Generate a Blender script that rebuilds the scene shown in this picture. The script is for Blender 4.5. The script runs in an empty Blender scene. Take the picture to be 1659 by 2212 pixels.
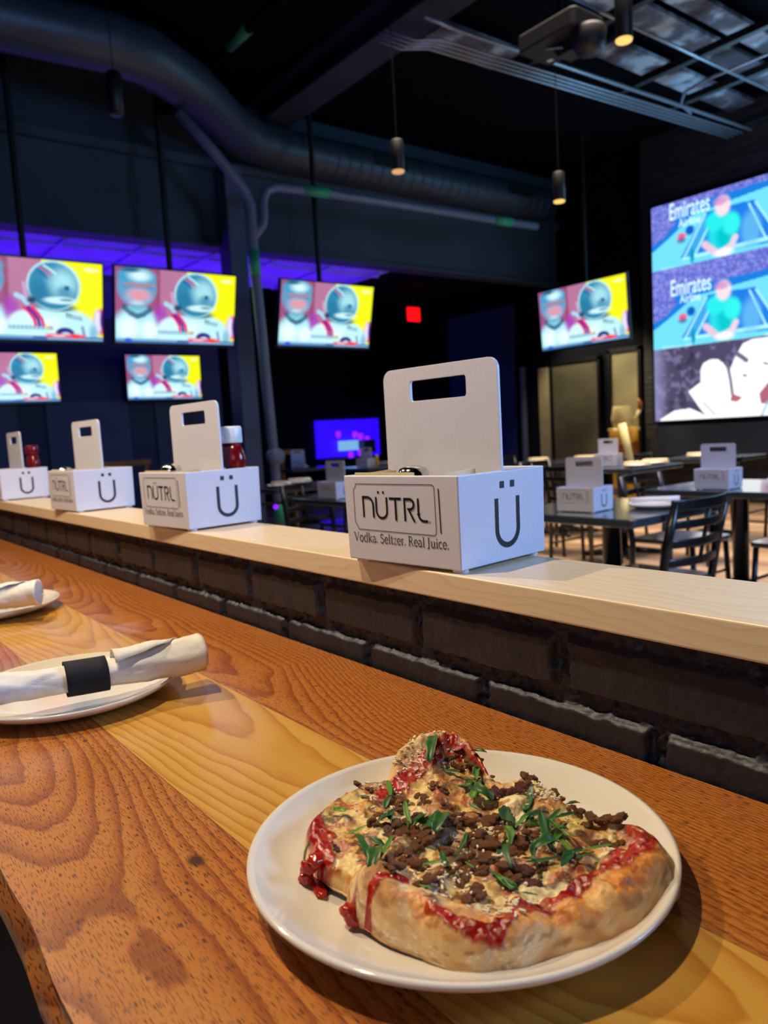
import bpy, bmesh, math, random
import numpy as np
from mathutils import Vector, Matrix, noise as mnoise
PI = math.pi
R = math.radians
rnd = random.Random(7)
SC = bpy.context.scene
COL = SC.collection

# ------------------------------------------------------------------ camera
YAW, PITCH, ROLL, FPX, CAMZ = R(142.436), R(-5.887), R(-3.283), 1640.0, 1.145
fw = np.array([math.cos(PITCH)*math.cos(YAW), math.cos(PITCH)*math.sin(YAW), math.sin(PITCH)])
rt0 = np.array([math.sin(YAW), -math.cos(YAW), 0.0]); up0 = np.cross(rt0, fw)
rt = rt0*math.cos(ROLL) + up0*math.sin(ROLL); up = -rt0*math.sin(ROLL) + up0*math.cos(ROLL)
cd = bpy.data.cameras.new('camera'); cam = bpy.data.objects.new('camera', cd); COL.objects.link(cam)
m = Matrix.Identity(4)
for i in range(3):
    m[i][0] = rt[i]; m[i][1] = up[i]; m[i][2] = -fw[i]
m[2][3] = CAMZ
cam.matrix_world = m
cd.sensor_fit = 'VERTICAL'; cd.sensor_height = 24.0; cd.lens = FPX/2212*24
cd.clip_start = 0.02; cd.clip_end = 60
cd.dof.use_dof = True; cd.dof.focus_distance = 0.66; cd.dof.aperture_fstop = 5.6
SC.camera = cam

# ------------------------------------------------------------------ exposure / world
SC.view_settings.view_transform = 'Standard'
SC.view_settings.look = 'None'
SC.view_settings.exposure = 0.0
SC.view_settings.gamma = 1.0
SC.view_settings.use_curve_mapping = False
w = bpy.data.worlds.new('world'); SC.world = w; w.use_nodes = True
w.node_tree.nodes['Background'].inputs[0].default_value = (0.10, 0.22, 0.60, 1)
w.node_tree.nodes['Background'].inputs[1].default_value = 0.03

# ------------------------------------------------------------------ large lamps
def lamp(name, kind, loc, energy, color, target=None, **kw):
    d = bpy.data.lights.new(name, kind); d.energy = energy; d.color = color
    for k, v in kw.items(): setattr(d, k, v)
    o = bpy.data.objects.new(name, d); COL.objects.link(o); o.location = loc
    if target is not None:
        o.rotation_euler = (Vector(target) - Vector(loc)).to_track_quat('-Z', 'Y').to_euler()
    return o
WARM = (1.0, 0.82, 0.58)
# pendants in a row over the bar counter (out of frame above it)
lamp('bar_lamp_over_plate', 'SPOT', (-0.95, 0.02, 2.45), 72, WARM, (-0.9, 0.15, 0.85), spot_size=R(140), spot_blend=0.6, shadow_soft_size=0.015)
lamp('bar_lamp_second', 'SPOT', (-1.95, 0.05, 2.45), 84, WARM, (-1.6, 0.2, 0.85), spot_size=R(150), spot_blend=0.6, shadow_soft_size=0.015)
lamp('bar_lamp_third', 'SPOT', (-3.1, 0.05, 2.45), 34, WARM, (-3.0, 0.2, 0.85), spot_size=R(130), spot_blend=0.6, shadow_soft_size=0.02)
# added cool fill lamp behind the camera, no real fixture there
lamp('cool_fill', 'AREA', (1.1, -2.2, 2.0), 11, (0.70, 0.78, 1.0), (-0.9, 0.5, 1.0), shape='RECTANGLE', size=1.6, size_y=1.0)
# blue fill lamp added at the right for caddy sides and ledge top
lamp('right_blue_fill', 'AREA', (1.8, 3.2, 2.15), 155, (0.30, 0.52, 1.0), (-0.9, 0.8, 0.95), shape='RECTANGLE', size=1.4, size_y=1.2)
# violet LED cove light on the lowered ceiling
lamp('violet_cove', 'AREA', (-8.9, 3.0, 2.75), 60, (0.13, 0.0, 1.0), (-8.9, 3.0, 3.3), shape='RECTANGLE', size=1.6, size_y=7.0)
lamp('violet_floor_glow', 'AREA', (-0.9, -0.75, 0.35), 1.6, (0.16, 0.08, 1.0), (-0.45, 0.08, 0.8), shape='DISK', size=0.3)

# ------------------------------------------------------------------ utils
def lin(c):
    out = []
    for v in c[:3]:
        v = v/255.0
        out.append(v/12.92 if v <= 0.04045 else ((v+0.055)/1.055)**2.4)
    return tuple(out)
def L4(*c): return (*lin(c), 1.0)

def tag(o, label=None, cat=None, group=None, kind=None):
    if label: o['label'] = label
    if cat: o['category'] = cat
    if group: o['group'] = group
    if kind: o['kind'] = kind
    return o

def empty(name, loc=(0, 0, 0), rz=0.0):
    o = bpy.data.objects.new(name, None); COL.objects.link(o)
    o.location = loc; o.rotation_euler = (0, 0, rz); o.empty_display_size = 0.05
    return o

def mesh_obj(name, V, F, mat, parent=None, smooth=False, bevel=0.0, seg=2):
    me = bpy.data.meshes.new(name)
    me.from_pydata([tuple(v) for v in V], [], [tuple(f) for f in F]); me.update()
    if mat: me.materials.append(mat)
    o = bpy.data.objects.new(name, me); COL.objects.link(o)
    if parent: o.parent = parent
    if smooth: me.polygons.foreach_set('use_smooth', [True]*len(me.polygons))
    if bevel:
        b = o.modifiers.new('bevel', 'BEVEL'); b.width = bevel; b.segments = seg; b.limit_method = 'ANGLE'; b.angle_limit = R(40)
    return o

class MB:
    def __init__(s): s.V = []; s.F = []
    def add(s, V, F):
        n = len(s.V); s.V += [tuple(v) for v in V]; s.F += [tuple(i+n for i in f) for f in F]; return s
    def box(s, x0, x1, y0, y1, z0, z1):
        V = [(x, y, z) for z in (z0, z1) for y in (y0, y1) for x in (x0, x1)]
        return s.add(V, [(0, 2, 3, 1), (4, 5, 7, 6), (0, 1, 5, 4), (2, 6, 7, 3), (0, 4, 6, 2), (1, 3, 7, 5)])
    def prism(s, poly, y0, y1):           # poly in x,z extruded along y
        n = len(poly)
        V = [(x, y0, z) for x, z in poly] + [(x, y1, z) for x, z in poly]
        F = [tuple(range(n)), tuple(range(2*n-1, n-1, -1))] + [(i, i+n, (i+1) % n+n, (i+1) % n) for i in range(n)]
        return s.add(V, F)
    def slab(s, poly, z0, z1):            # poly in x,y extruded along z
        n = len(poly)
        V = [(x, y, z0) for x, y in poly] + [(x, y, z1) for x, y in poly]
        F = [tuple(range(n-1, -1, -1)), tuple(range(n, 2*n))] + [(i, (i+1) % n, (i+1) % n+n, i+n) for i in range(n)]
        return s.add(V, F)
    def lathe(s, prof, n=32, c=(0, 0, 0), cap=True):
        V = []; F = []
        for r, z in prof:
            for k in range(n):
                a = 2*PI*k/n; V.append((c[0]+r*math.cos(a), c[1]+r*math.sin(a), c[2]+z))
        for i in range(len(prof)-1):
            for k in range(n):
                k2 = (k+1) % n; F.append((i*n+k, i*n+k2, (i+1)*n+k2, (i+1)*n+k))
        if cap:
            F.append(tuple(range(n-1, -1, -1))); q = (len(prof)-1)*n; F.append(tuple(range(q, q+n)))
        return s.add(V, F)
    def tube(s, pts, r, n=12, cap=True, flat=None):
        pts = [Vector(p) for p in pts]; rs = r if isinstance(r, (list, tuple)) else [r]*len(pts)
        V = []; F = []
        t0 = (pts[1]-pts[0]).normalized(); a = Vector((0, 0, 1)) if abs(t0.z) < 0.9 else Vector((1, 0, 0))
        u = t0.cross(a).normalized()
        for i, p in enumerate(pts):
            if i == 0: t = pts[1]-pts[0]
            elif i == len(pts)-1: t = pts[-1]-pts[-2]
            else: t = (pts[i+1]-p).normalized() + (p-pts[i-1]).normalized()
            t.normalize(); u = (u - t*u.dot(t)).normalized(); v = t.cross(u)
            for k in range(n):
                an = 2*PI*k/n; q = p + u*(math.cos(an)*rs[i]) + v*(math.sin(an)*rs[i]*(flat or 1)); V.append(tuple(q))
        for i in range(len(pts)-1):
            for k in range(n):
                k2 = (k+1) % n; F.append((i*n+k, i*n+k2, (i+1)*n+k2, (i+1)*n+k))
        if cap:
            F.append(tuple(range(n-1, -1, -1))); q = (len(pts)-1)*n; F.append(tuple(range(q, q+n)))
        return s.add(V, F)
    def build(s, name, mat, parent=None, smooth=False, bevel=0.0, seg=2):
        return mesh_obj(name, s.V, s.F, mat, parent, smooth, bevel, seg)

def smooth_angle(o, deg=40):
    me = o.data
    me.polygons.foreach_set('use_smooth', [True]*len(me.polygons))
    bm = bmesh.new(); bm.from_mesh(me); bm.normal_update()
    for e in bm.edges:
        if len(e.link_faces) == 2 and e.calc_face_angle(0) > R(deg): e.smooth = False
    bm.to_mesh(me); bm.free()
    return o

def copy_tree(o, parent=None):
    c = o.copy(); COL.objects.link(c); c.parent = parent
    for ch in [x for x in COL.objects if x.parent == o]:
        copy_tree(ch, c)
    return c

def rrect(x0, x1, z0, z1, r, n=5, radii=None):
    rs = radii or (r, r, r, r)    # bl, br, tr, tl
    P = []
    for (cx, cz, a0, q) in ((x0, z0, PI, rs[0]), (x1, z0, 1.5*PI, rs[1]), (x1, z1, 0, rs[2]), (x0, z1, .5*PI, rs[3])):
        ccx = cx + q*(1 if cx == x0 else -1); ccz = cz + q*(1 if cz == z0 else -1)
        if q <= 0: P.append((cx, cz)); continue
        for k in range(n+1):
            a = a0 + .5*PI*k/n; P.append((ccx+q*math.cos(a), ccz+q*math.sin(a)))
    return P

# numpy value noise
_perm = np.random.RandomState(5).rand(256, 256)
def vn(x, y):
    xi = np.floor(x).astype(int); yi = np.floor(y).astype(int); fx = x-xi; fy = y-yi
    fx = fx*fx*(3-2*fx); fy = fy*fy*(3-2*fy)
    g = lambda a, b: _perm[a & 255, b & 255]
    return (g(xi, yi)*(1-fx)+g(xi+1, yi)*fx)*(1-fy)+(g(xi, yi+1)*(1-fx)+g(xi+1, yi+1)*fx)*fy
def fbm(x, y, o=4):
    s = 0; a = .5
    for i in range(o):
        s = s + a*vn(x*2**i+17*i, y*2**i+31*i); a *= .5
    return s/(1-.5**o)
def sstep(a, b, x):
    t = np.clip((x-a)/(b-a), 0, 1); return t*t*(3-2*t)

# ------------------------------------------------------------------ materials
class NT:
    """small node-tree helper"""
    def __init__(s, name):
        s.m = bpy.data.materials.new(name); s.m.use_nodes = True
        s.t = s.m.node_tree; s.b = s.t.nodes['Principled BSDF']; s.out = s.t.nodes['Material Output']
    def n(s, typ, **kw):
        nd = s.t.nodes.new(typ)
        for k, v in kw.items(): setattr(nd, k, v)
        return nd
    def set(s, sock, v):
        if hasattr(v, 'is_output') or isinstance(v, bpy.types.NodeSocket): s.t.links.new(v, sock)
        else: sock.default_value = v
    def math(s, op, a, b=0.0, c=0.0):
        nd = s.n('ShaderNodeMath', operation=op)
        s.set(nd.inputs[0], a); s.set(nd.inputs[1], b); s.set(nd.inputs[2], c)
        return nd.outputs[0]
    def noise(s, vec, scale=5.0, detail=3.0, rough=0.5, dist=0.0):
        nd = s.n('ShaderNodeTexNoise'); s.set(nd.inputs['Vector'], vec)
        nd.inputs['Scale'].default_value = scale; nd.inputs['Detail'].default_value = detail
        nd.inputs['Roughness'].default_value = rough; nd.inputs['Distortion'].default_value = dist
        return nd.outputs['Fac']
    def co(s): return s.n('ShaderNodeTexCoord').outputs['Object']
    def sep(s, v):
        nd = s.n('ShaderNodeSeparateXYZ'); s.set(nd.inputs[0], v); return nd.outputs
    def comb(s, x, y, z=0.0):
        nd = s.n('ShaderNodeCombineXYZ'); s.set(nd.inputs[0], x); s.set(nd.inputs[1], y); s.set(nd.inputs[2], z); return nd.outputs[0]
    def ramp(s, fac, stops, interp='LINEAR'):
        nd = s.n('ShaderNodeValToRGB'); s.set(nd.inputs[0], fac); cr = nd.color_ramp; cr.interpolation = interp
        while len(cr.elements) > 1: cr.elements.remove(cr.elements[-1])
        cr.elements[0].position = stops[0][0]; cr.elements[0].color = stops[0][1]
        for p, c in stops[1:]:
            e = cr.elements.new(p); e.color = c
        return nd.outputs[0]
    def mix(s, fac, a, b, mode='MIX'):
        nd = s.n('ShaderNodeMix', data_type='RGBA', blend_type=mode)
        s.set(nd.inputs[0], fac); s.set(nd.inputs[6], a); s.set(nd.inputs[7], b); return nd.outputs[2]
    def bump(s, h, strength=0.3, dist=0.001):
        nd = s.n('ShaderNodeBump'); s.set(nd.inputs['Height'], h)
        nd.inputs['Strength'].default_value = strength; nd.inputs['Distance'].default_value = dist
        s.t.links.new(nd.outputs[0], s.b.inputs['Normal'])
    def P(s, **kw):
        for k, v in kw.items(): s.set(s.b.inputs[k.replace('_', ' ')], v)
        return s

def simple(name, rgb, rough=0.5, metal=0.0, spec=0.5, nscale=40, namp=0.12, bump=0.0, coat=0.0):
    t = NT(name); c = L4(*rgb)
    nz = t.noise(t.co(), nscale, 3)
    dark = tuple(v*(1-namp) for v in c[:3])+(1,); lite = tuple(min(1, v*(1+namp)) for v in c[:3])+(1,)
    t.P(Base_Color=t.ramp(nz, [(0.3, dark), (0.7, lite)]), Roughness=rough, Metallic=metal, Specular_IOR_Level=spec, Coat_Weight=coat, Coat_Roughness=0.08)
    if bump: t.bump(nz, bump, 0.002)
    return t.m

def emit(name, rgb, strength):
    t = NT(name); c = L4(*rgb)
    t.P(Base_Color=(0.01, 0.01, 0.01, 1), Emission_Color=c, Emission_Strength=strength); return t.m

def vcol_mat(name, rough=0.5, emission=0.0, bumpscale=0, bumps=0.3, rough_attr=False, sss=0.0):
    t = NT(name); a = t.n('ShaderNodeVertexColor', layer_name='Col')
    if emission:
        t.P(Base_Color=(0.01, 0.01, 0.01, 1), Emission_Color=a.outputs[0], Emission_Strength=emission, Roughness=0.25)
    else:
        t.P(Base_Color=a.outputs[0], Roughness=a.outputs[1] if rough_attr else rough)
        if sss: t.P(Subsurface_Weight=sss); t.b.inputs['Subsurface Radius'].default_value = (0.004, 0.002, 0.001)
        if bumpscale: t.bump(t.noise(t.co(), bumpscale, 5, 0.6), bumps, 0.001)
    return t.m

def wood_table():
    t = NT('oiled_oak_and_ash_planks'); co = t.co(); x, y, z = t.sep(co)[0], t.sep(co)[1], t.sep(co)[2]
    s1 = t.math('GREATER_THAN', y, 0.230); s2 = t.math('GREATER_THAN', y, 0.3865)
    # plank centre and shift along the grain
    yc = t.math('ADD', 0.125, t.math('ADD', t.math('MULTIPLY', s1, 0.20), t.math('MULTIPLY', s2, 0.09)))
    sh = t.math('ADD', t.math('MULTIPLY', s1, 3.17), t.math('MULTIPLY', s2, -1.61))
    yl = t.math('SUBTRACT', y, yc)
    xs = t.math('ADD', x, sh)
    wob = t.noise(t.comb(t.math('MULTIPLY', xs, 5.0), t.math('MULTIPLY', y, 14.0)), 1.0, 3, 0.5, 0.4)
    wob2 = t.noise(t.comb(t.math('MULTIPLY', xs, 1.7), t.math('MULTIPLY', y, 3.0)), 1.0, 1, 0.5)
    # cathedral figure: f = x + k*y^2, warped
    f = t.math('ADD', t.math('MULTIPLY', xs, 0.62), t.math('MULTIPLY', t.math('MULTIPLY', yl, yl), 42.0))
    f = t.math('ADD', f, t.math('MULTIPLY', wob, 0.13))
    f = t.math('ADD', f, t.math('MULTIPLY', wob2, 0.5))
    st = t.math('MULTIPLY', s2, t.math('MINIMUM', t.math('MAXIMUM', t.math('MULTIPLY', t.math('ADD', x, 0.85), 3.0), 0.0), 1.0))
    f = t.math('ADD', f, t.math('MULTIPLY', st, t.math('MULTIPLY', yl, 9.0)))
    fr = t.math('FRACT', t.math('MULTIPLY', f, 15.0))
    ring = t.math('POWER', fr, 2.2)                 # soft rise, sharp latewood line
    fall = t.math('SMOOTH_MIN', ring, t.math('MULTIPLY', t.math('SUBTRACT', 1.0, fr), 9.0), 0.2)
    fine = t.noise(t.comb(t.math('MULTIPLY', xs, 14.0), t.math('MULTIPLY', y, 420.0)), 1.0, 4, 0.6)
    blot = t.noise(t.comb(t.math('MULTIPLY', xs, 6.0), t.math('MULTIPLY', y, 18.0)), 1.0, 4, 0.6)
    v = t.math('ADD', t.math('MULTIPLY', fall, 0.55), t.math('ADD', t.math('MULTIPLY', fine, 0.30), t.math('MULTIPLY', blot, 0.32)))
    oak = t.ramp(v, [(0.12, L4(200, 130, 54)), (0.42, L4(186, 110, 40)), (0.66, L4(156, 82, 26)), (1.0, L4(112, 52, 16))])
    ash = t.ramp(v, [(0.15, L4(218, 168, 78)), (0.45, L4(208, 152, 62)), (0.72, L4(190, 128, 44)), (1.0, L4(156, 96, 32))])
    isash = t.math('SUBTRACT', s1, s2)
    col = t.mix(isash, oak, ash)
    # open pores: short dark dashes along the grain, only in the oak
    po = t.noise(t.comb(t.math('MULTIPLY', xs, 125.0), t.math('MULTIPLY', y, 1350.0)), 1.0, 0, 0.4)
    pm = t.math('MULTIPLY', t.math('GREATER_THAN', po, 0.63), t.math('SUBTRACT', 0.85, t.math('MULTIPLY', isash, 0.80)))
    col = t.mix(pm, col, L4(74, 32, 12))
    # thin glue lines between the planks
    for yy in (0.230, 0.3865):
        g = t.math('LESS_THAN', t.math('ABSOLUTE', t.math('SUBTRACT', y, yy)), 0.0006)
        col = t.mix(t.math('MULTIPLY', g, 0.6), col, L4(90, 48, 18))
    # a knot
    for kx, ky, kr in ((-0.498, 0.196, 0.0075), (-0.79, 0.205, 0.003)):
        dx = t.math('MULTIPLY', t.math('SUBTRACT', x, kx), 0.7); dy = t.math('SUBTRACT', y, ky)
        r = t.math('SQRT', t.math('ADD', t.math('MULTIPLY', dx, dx), t.math('MULTIPLY', dy, dy)))
        k = t.math('SUBTRACT', 1.0, t.math('DIVIDE', r, kr)); k = t.math('MAXIMUM', k, 0.0)
        col = t.mix(t.math('MINIMUM', t.math('MULTIPLY', k, 1.6), 0.9), col, L4(58, 24, 10))
    t.P(Base_Color=col, Roughness=t.math('ADD', 0.26, t.math('MULTIPLY', fine, 0.16)), Specular_IOR_Level=0.5, Coat_Weight=0.55, Coat_Roughness=0.16)
    t.bump(t.math('ADD', t.math('MULTIPLY', pm, -1.0), t.math('MULTIPLY', fine, 0.25)), 0.22, 0.0006)
    return t.m

def wood_pine():
    t = NT('clear_coated_pine'); co = t.co(); s = t.sep(co); x, y, z = s[0], s[1], s[2]
    yz = t.math('ADD', y, t.math('MULTIPLY', z, 1.3))
    wob = t.noise(t.comb(t.math('MULTIPLY', x, 3.0), t.math('MULTIPLY', yz, 9.0)), 1.0, 3, 0.5)
    f = t.math('ADD', t.math('MULTIPLY', yz, 70.0), t.math('ADD', t.math('MULTIPLY', wob, 9.0), t.math('MULTIPLY', x, 1.5)))
    fr = t.math('FRACT', f); ring = t.math('POWER', fr, 3.0)
    fine = t.noise(t.comb(t.math('MULTIPLY', x, 10.0), t.math('MULTIPLY', yz, 500.0)), 1.0, 3, 0.6)
    v = t.math('ADD', t.math('MULTIPLY', ring, 0.32), t.math('MULTIPLY', fine, 0.4))
    col = t.ramp(v, [(0.1, L4(232, 210, 176)), (0.5, L4(222, 194, 152)), (0.9, L4(188, 142, 94))])
    t.P(Base_Color=col, Roughness=0.38, Specular_IOR_Level=0.5)
    t.bump(fine, 0.05, 0.0005)
    return t.m

def brick_mat():
    t = NT('black_painted_brick'); co = t.co()
    n1 = t.noise(co, 160, 6, 0.7); n2 = t.noise(co, 30, 3)
    t.P(Base_Color=t.ramp(n2, [(0.3, L4(24, 26, 34)), (0.7, L4(38, 39, 48))]), Roughness=t.ramp(n1, [(0.3, (0.34,)*3+(1,)), (0.7, (0.6,)*3+(1,))]))
    t.bump(n1, 0.5, 0.0012)
    return t.m

def floor_mat():
    t = NT('tan_wood_plank_floor'); co = t.co(); s = t.sep(co)
    v = t.noise(t.comb(t.math('MULTIPLY', s[0], 1.2), t.math('MULTIPLY', s[1], 16.0)), 1.0, 4, 0.6)
    r = t.math('FRACT', t.math('MULTIPLY', t.math('FLOOR', t.math('MULTIPLY', s[1], 5.5)), 0.618))
    v2 = t.math('ADD', t.math('MULTIPLY', v, 0.6), t.math('MULTIPLY', r, 0.4))
    t.P(Base_Color=t.ramp(v2, [(0.2, L4(140, 108, 78)), (0.5, L4(188, 152, 116)), (0.8, L4(218, 190, 156))]), Roughness=0.33)
    return t.m

def stone_mat():
    t = NT('dark_ledger_stone'); s = t.sep(t.co())
    v = t.noise(t.comb(t.math('MULTIPLY', s[0], 4.0), s[1], t.math('MULTIPLY', s[2], 45.0)), 1.0, 3, 0.6)
    t.P(Base_Color=t.ramp(v, [(0.3, L4(20, 21, 26)), (0.7, L4(58, 56, 62))]), Roughness=0.6)
    t.bump(v, 0.8, 0.02)
    return t.m

def ceil_panel_mat():
    t = NT('mottled_grey_fireproofed_deck'); v = t.noise(t.co(), 2.4, 3, 0.55)
    t.P(Base_Color=t.ramp(v, [(0.40, L4(66, 62, 74)), (0.50, L4(96, 100, 116)), (0.60, L4(176, 196, 214))]), Roughness=0.8)
    return t.m

M = {}
M['table'] = wood_table(); M['pine'] = wood_pine(); M['brick'] = brick_mat(); M['floor'] = floor_mat()
M['stone'] = stone_mat(); M['deck'] = ceil_panel_mat()
M['wall'] = simple('dark_navy_wall_paint', (40, 52, 74), 0.7, nscale=2)
M['wall_black'] = simple('black_wall_paint', (16, 19, 28), 0.8, nscale=2, spec=0.1)
M['blue_panel'] = simple('navy_wall_panel', (44, 66, 118), 0.6, nscale=3)
M['grey_panel'] = simple('slate_wall_panel', (58, 68, 92), 0.6, nscale=3)
M['bulk'] = simple('dark_teal_bulkhead_paint', (48, 64, 82), 0.7, nscale=1.2, namp=0.2)
M['ceil'] = simple('black_painted_ceiling', (9, 11, 18), 0.95, nscale=3, spec=0.05)
M['lowceil'] = simple('pale_ceiling_tile', (150, 140, 210), 0.85, nscale=5)
M['duct'] = simple('dark_grey_painted_duct', (56, 66, 82), 0.45, metal=0.3, nscale=3)
M['beam'] = simple('grey_painted_steel_beam', (44, 50, 64), 0.7, nscale=3, spec=0.2)
M['pipe'] = simple('grey_painted_pipe', (96, 106, 130), 0.45, nscale=6)
M['column'] = simple('grey_blue_column_paint', (74, 84, 112), 0.5, nscale=3)
M['green'] = simple('green_pipe_marker', (40, 150, 110), 0.5, nscale=60, namp=0.3)
M['conduit'] = simple('galvanised_conduit', (150, 160, 175), 0.35, metal=0.6, nscale=20)
M['black'] = simple('black_powder_coated_metal', (16, 17, 20), 0.28, nscale=50)
M['blackm'] = simple('matt_black_plastic', (6, 7, 9), 0.5, nscale=50)
M['tabletop'] = simple('glossy_black_tabletop', (46, 56, 64), 0.3, nscale=10, spec=1.0, coat=1.0)
M['chairseat'] = simple('glossy_black_chair_seat', (24, 26, 30), 0.22, nscale=10, spec=1.0, coat=1.0)
M['white_pl'] = simple('white_satin_plastic', (216, 215, 226), 0.38, nscale=300, namp=0.03)
M['logo'] = simple('black_print', (10, 10, 12), 0.45, nscale=20)
M['china'] = simple('white_glazed_china', (232, 222, 206), 0.10, nscale=8, namp=0.02, coat=0.4)
M['paper'] = simple('white_paper_napkin', (228, 222, 212), 0.85, nscale=120, namp=0.05, bump=0.25)
M['cream'] = simple('cream_paper', (232, 214, 176), 0.85, nscale=120, namp=0.05)
M['band'] = simple('navy_black_paper_band', (13, 13, 26), 0.85, nscale=60)
M['chrome'] = simple('polished_chrome', (210, 210, 214), 0.1, metal=1.0, nscale=30, namp=0.03)
M['ketchup'] = simple('dark_red_ketchup_bottle', (104, 6, 14), 0.18, nscale=20)
M['mustard'] = simple('yellow_mustard_bottle', (226, 168, 30), 0.3, nscale=20)
M['cap'] = simple('white_bottle_cap', (222, 230, 236), 0.35, nscale=60, namp=0.04)
M['doorglass'] = simple('brushed_olive_grey_door_panel', (112, 108, 88), 0.35, metal=0.3, nscale=1.5, namp=0.35)
M['doorwall'] = simple('beige_lit_side_panel', (168, 158, 122), 0.6, nscale=2, namp=0.15)
M['yellow'] = simple('glossy_yellow_plastic', (240, 180, 40), 0.35, nscale=10)
M['amber'] = simple('amber_brown_plastic', (170, 106, 40), 0.35, nscale=10, namp=0.25)
M['creampl'] = simple('cream_plastic', (236, 220, 150), 0.4, nscale=10)
M['tvback'] = simple('black_television_bezel', (12, 14, 16), 0.3, nscale=30)
M['proj'] = simple('dark_grey_projector_case', (26, 29, 34), 0.5, nscale=20)
M['exit'] = emit('red_exit_sign_glow', (255, 8, 14), 1.6)
M['exitdark'] = simple('dark_red_exit_lettering', (120, 0, 6), 0.5)
M['glowwarm'] = emit('warm_pendant_lens', (255, 205, 110), 1.25)
M['glowdim'] = emit('dim_warm_pendant_lens', (240, 178, 120), 0.9)
M['violet'] = emit('violet_led', (120, 20, 255), 2.2)
M['blueglow'] = emit('blue_violet_backlit_panel', (44, 6, 255), 1.1)
M['paleglow'] = emit('pale_blue_screen_glow', (130, 190, 235), 0.9)
M['concrete'] = simple('grey_concrete_floor', (150, 140, 122), 0.5, nscale=3)

# ------------------------------------------------------------------ room shell
def struct(o): o['kind'] = 'structure'; return o
ZB = 0.85          # bar top height above the dining floor
struct(MB().box(-13, 3, 0.66, 12, -0.1, 0).build('floor', M['floor']))
struct(MB().box(-13, 3, -3.5, 0.60, -0.32, -0.22).build('floor_bar', M['concrete']))
struct(MB().box(-13, 3, -3.5, 12, 4.9, 5.0).build('ceiling', M['ceil']))
struct(MB().box(-13, 3, 9.75, 9.9, -0.1, 3.0).box(-13, 3, 9.75, 9.9, 3.0, 4.9).build('wall_right', M['wall_black']))
struct(MB().box(-6.27, 3, 9.58, 9.75, 0, 4.9).build('wall_screen', M['stone']))
struct(MB().box(-13.1, -12, 4.6, 9.75, -0.1, 4.9).build('wall_far', M['wall_black']))
struct(MB().box(-12, -9.6, 4.55, 4.7, -0.1, 4.9).box(-9.75, -9.6, -3.5, 4.55, -0.1, 4.9).build('wall_left', M['wall']))
struct(MB().box(2.9, 3.0, -3.5, 9.75, -0.32, 4.9).build('wall_near', M['wall_black']))
struct(MB().box(-8.1, -7.9, -3.5, 9.75, 3.29, 4.9).box(-7.9, -7.82, -3.5, 9.75, 4.12, 4.22).box(-7.9, -7.86, -3.5, 9.75, 3.29, 3.33).build('wall_bulkhead', M['bulk']))
struct(MB().box(-12, -8.1, -3.5, 9.75, 3.30, 3.36).build('ceiling_low', M['ceil']))
# pale tiles of the lowered ceiling over the TVs with their grid
g = MB().box(-9.58, -8.1, -3.4, 6.55, 3.285, 3.30)
for i in range(13):
    y = -3.2 + i*0.8; g.box(-9.58, -8.1, y-0.02, y+0.02, 3.255, 3.285)
for x in (-8.35, -8.95, -9.5): g.box(x-0.02, x+0.02, -3.4, 6.55, 3.257, 3.285)
struct(g.build('ceiling_tiles', M['lowceil']))
struct(MB().box(-9.6, -9.57, 2.42, 3.40, 0.9, 1.74).box(-9.6, -9.57, -1.5, 2.1, 0.9, 1.74).box(-9.6, -9.57, 3.75, 4.4, 0.9, 1.74).build('trim_wall_panels', M['grey_panel']))
struct(MB().box(-10.4, -8.82, 9.70, 9.75, 0.3, 3.15).build('trim_navy_panel', M['blue_panel']))
# corrugated strip above the bulkhead ledge
g = MB()
for i in range(16): g.box(-7.9, -7.88, -3.5, 3.6, 4.25+i*0.04, 4.27+i*0.04)
struct(g.build('trim_corrugated', M['bulk']))

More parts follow.
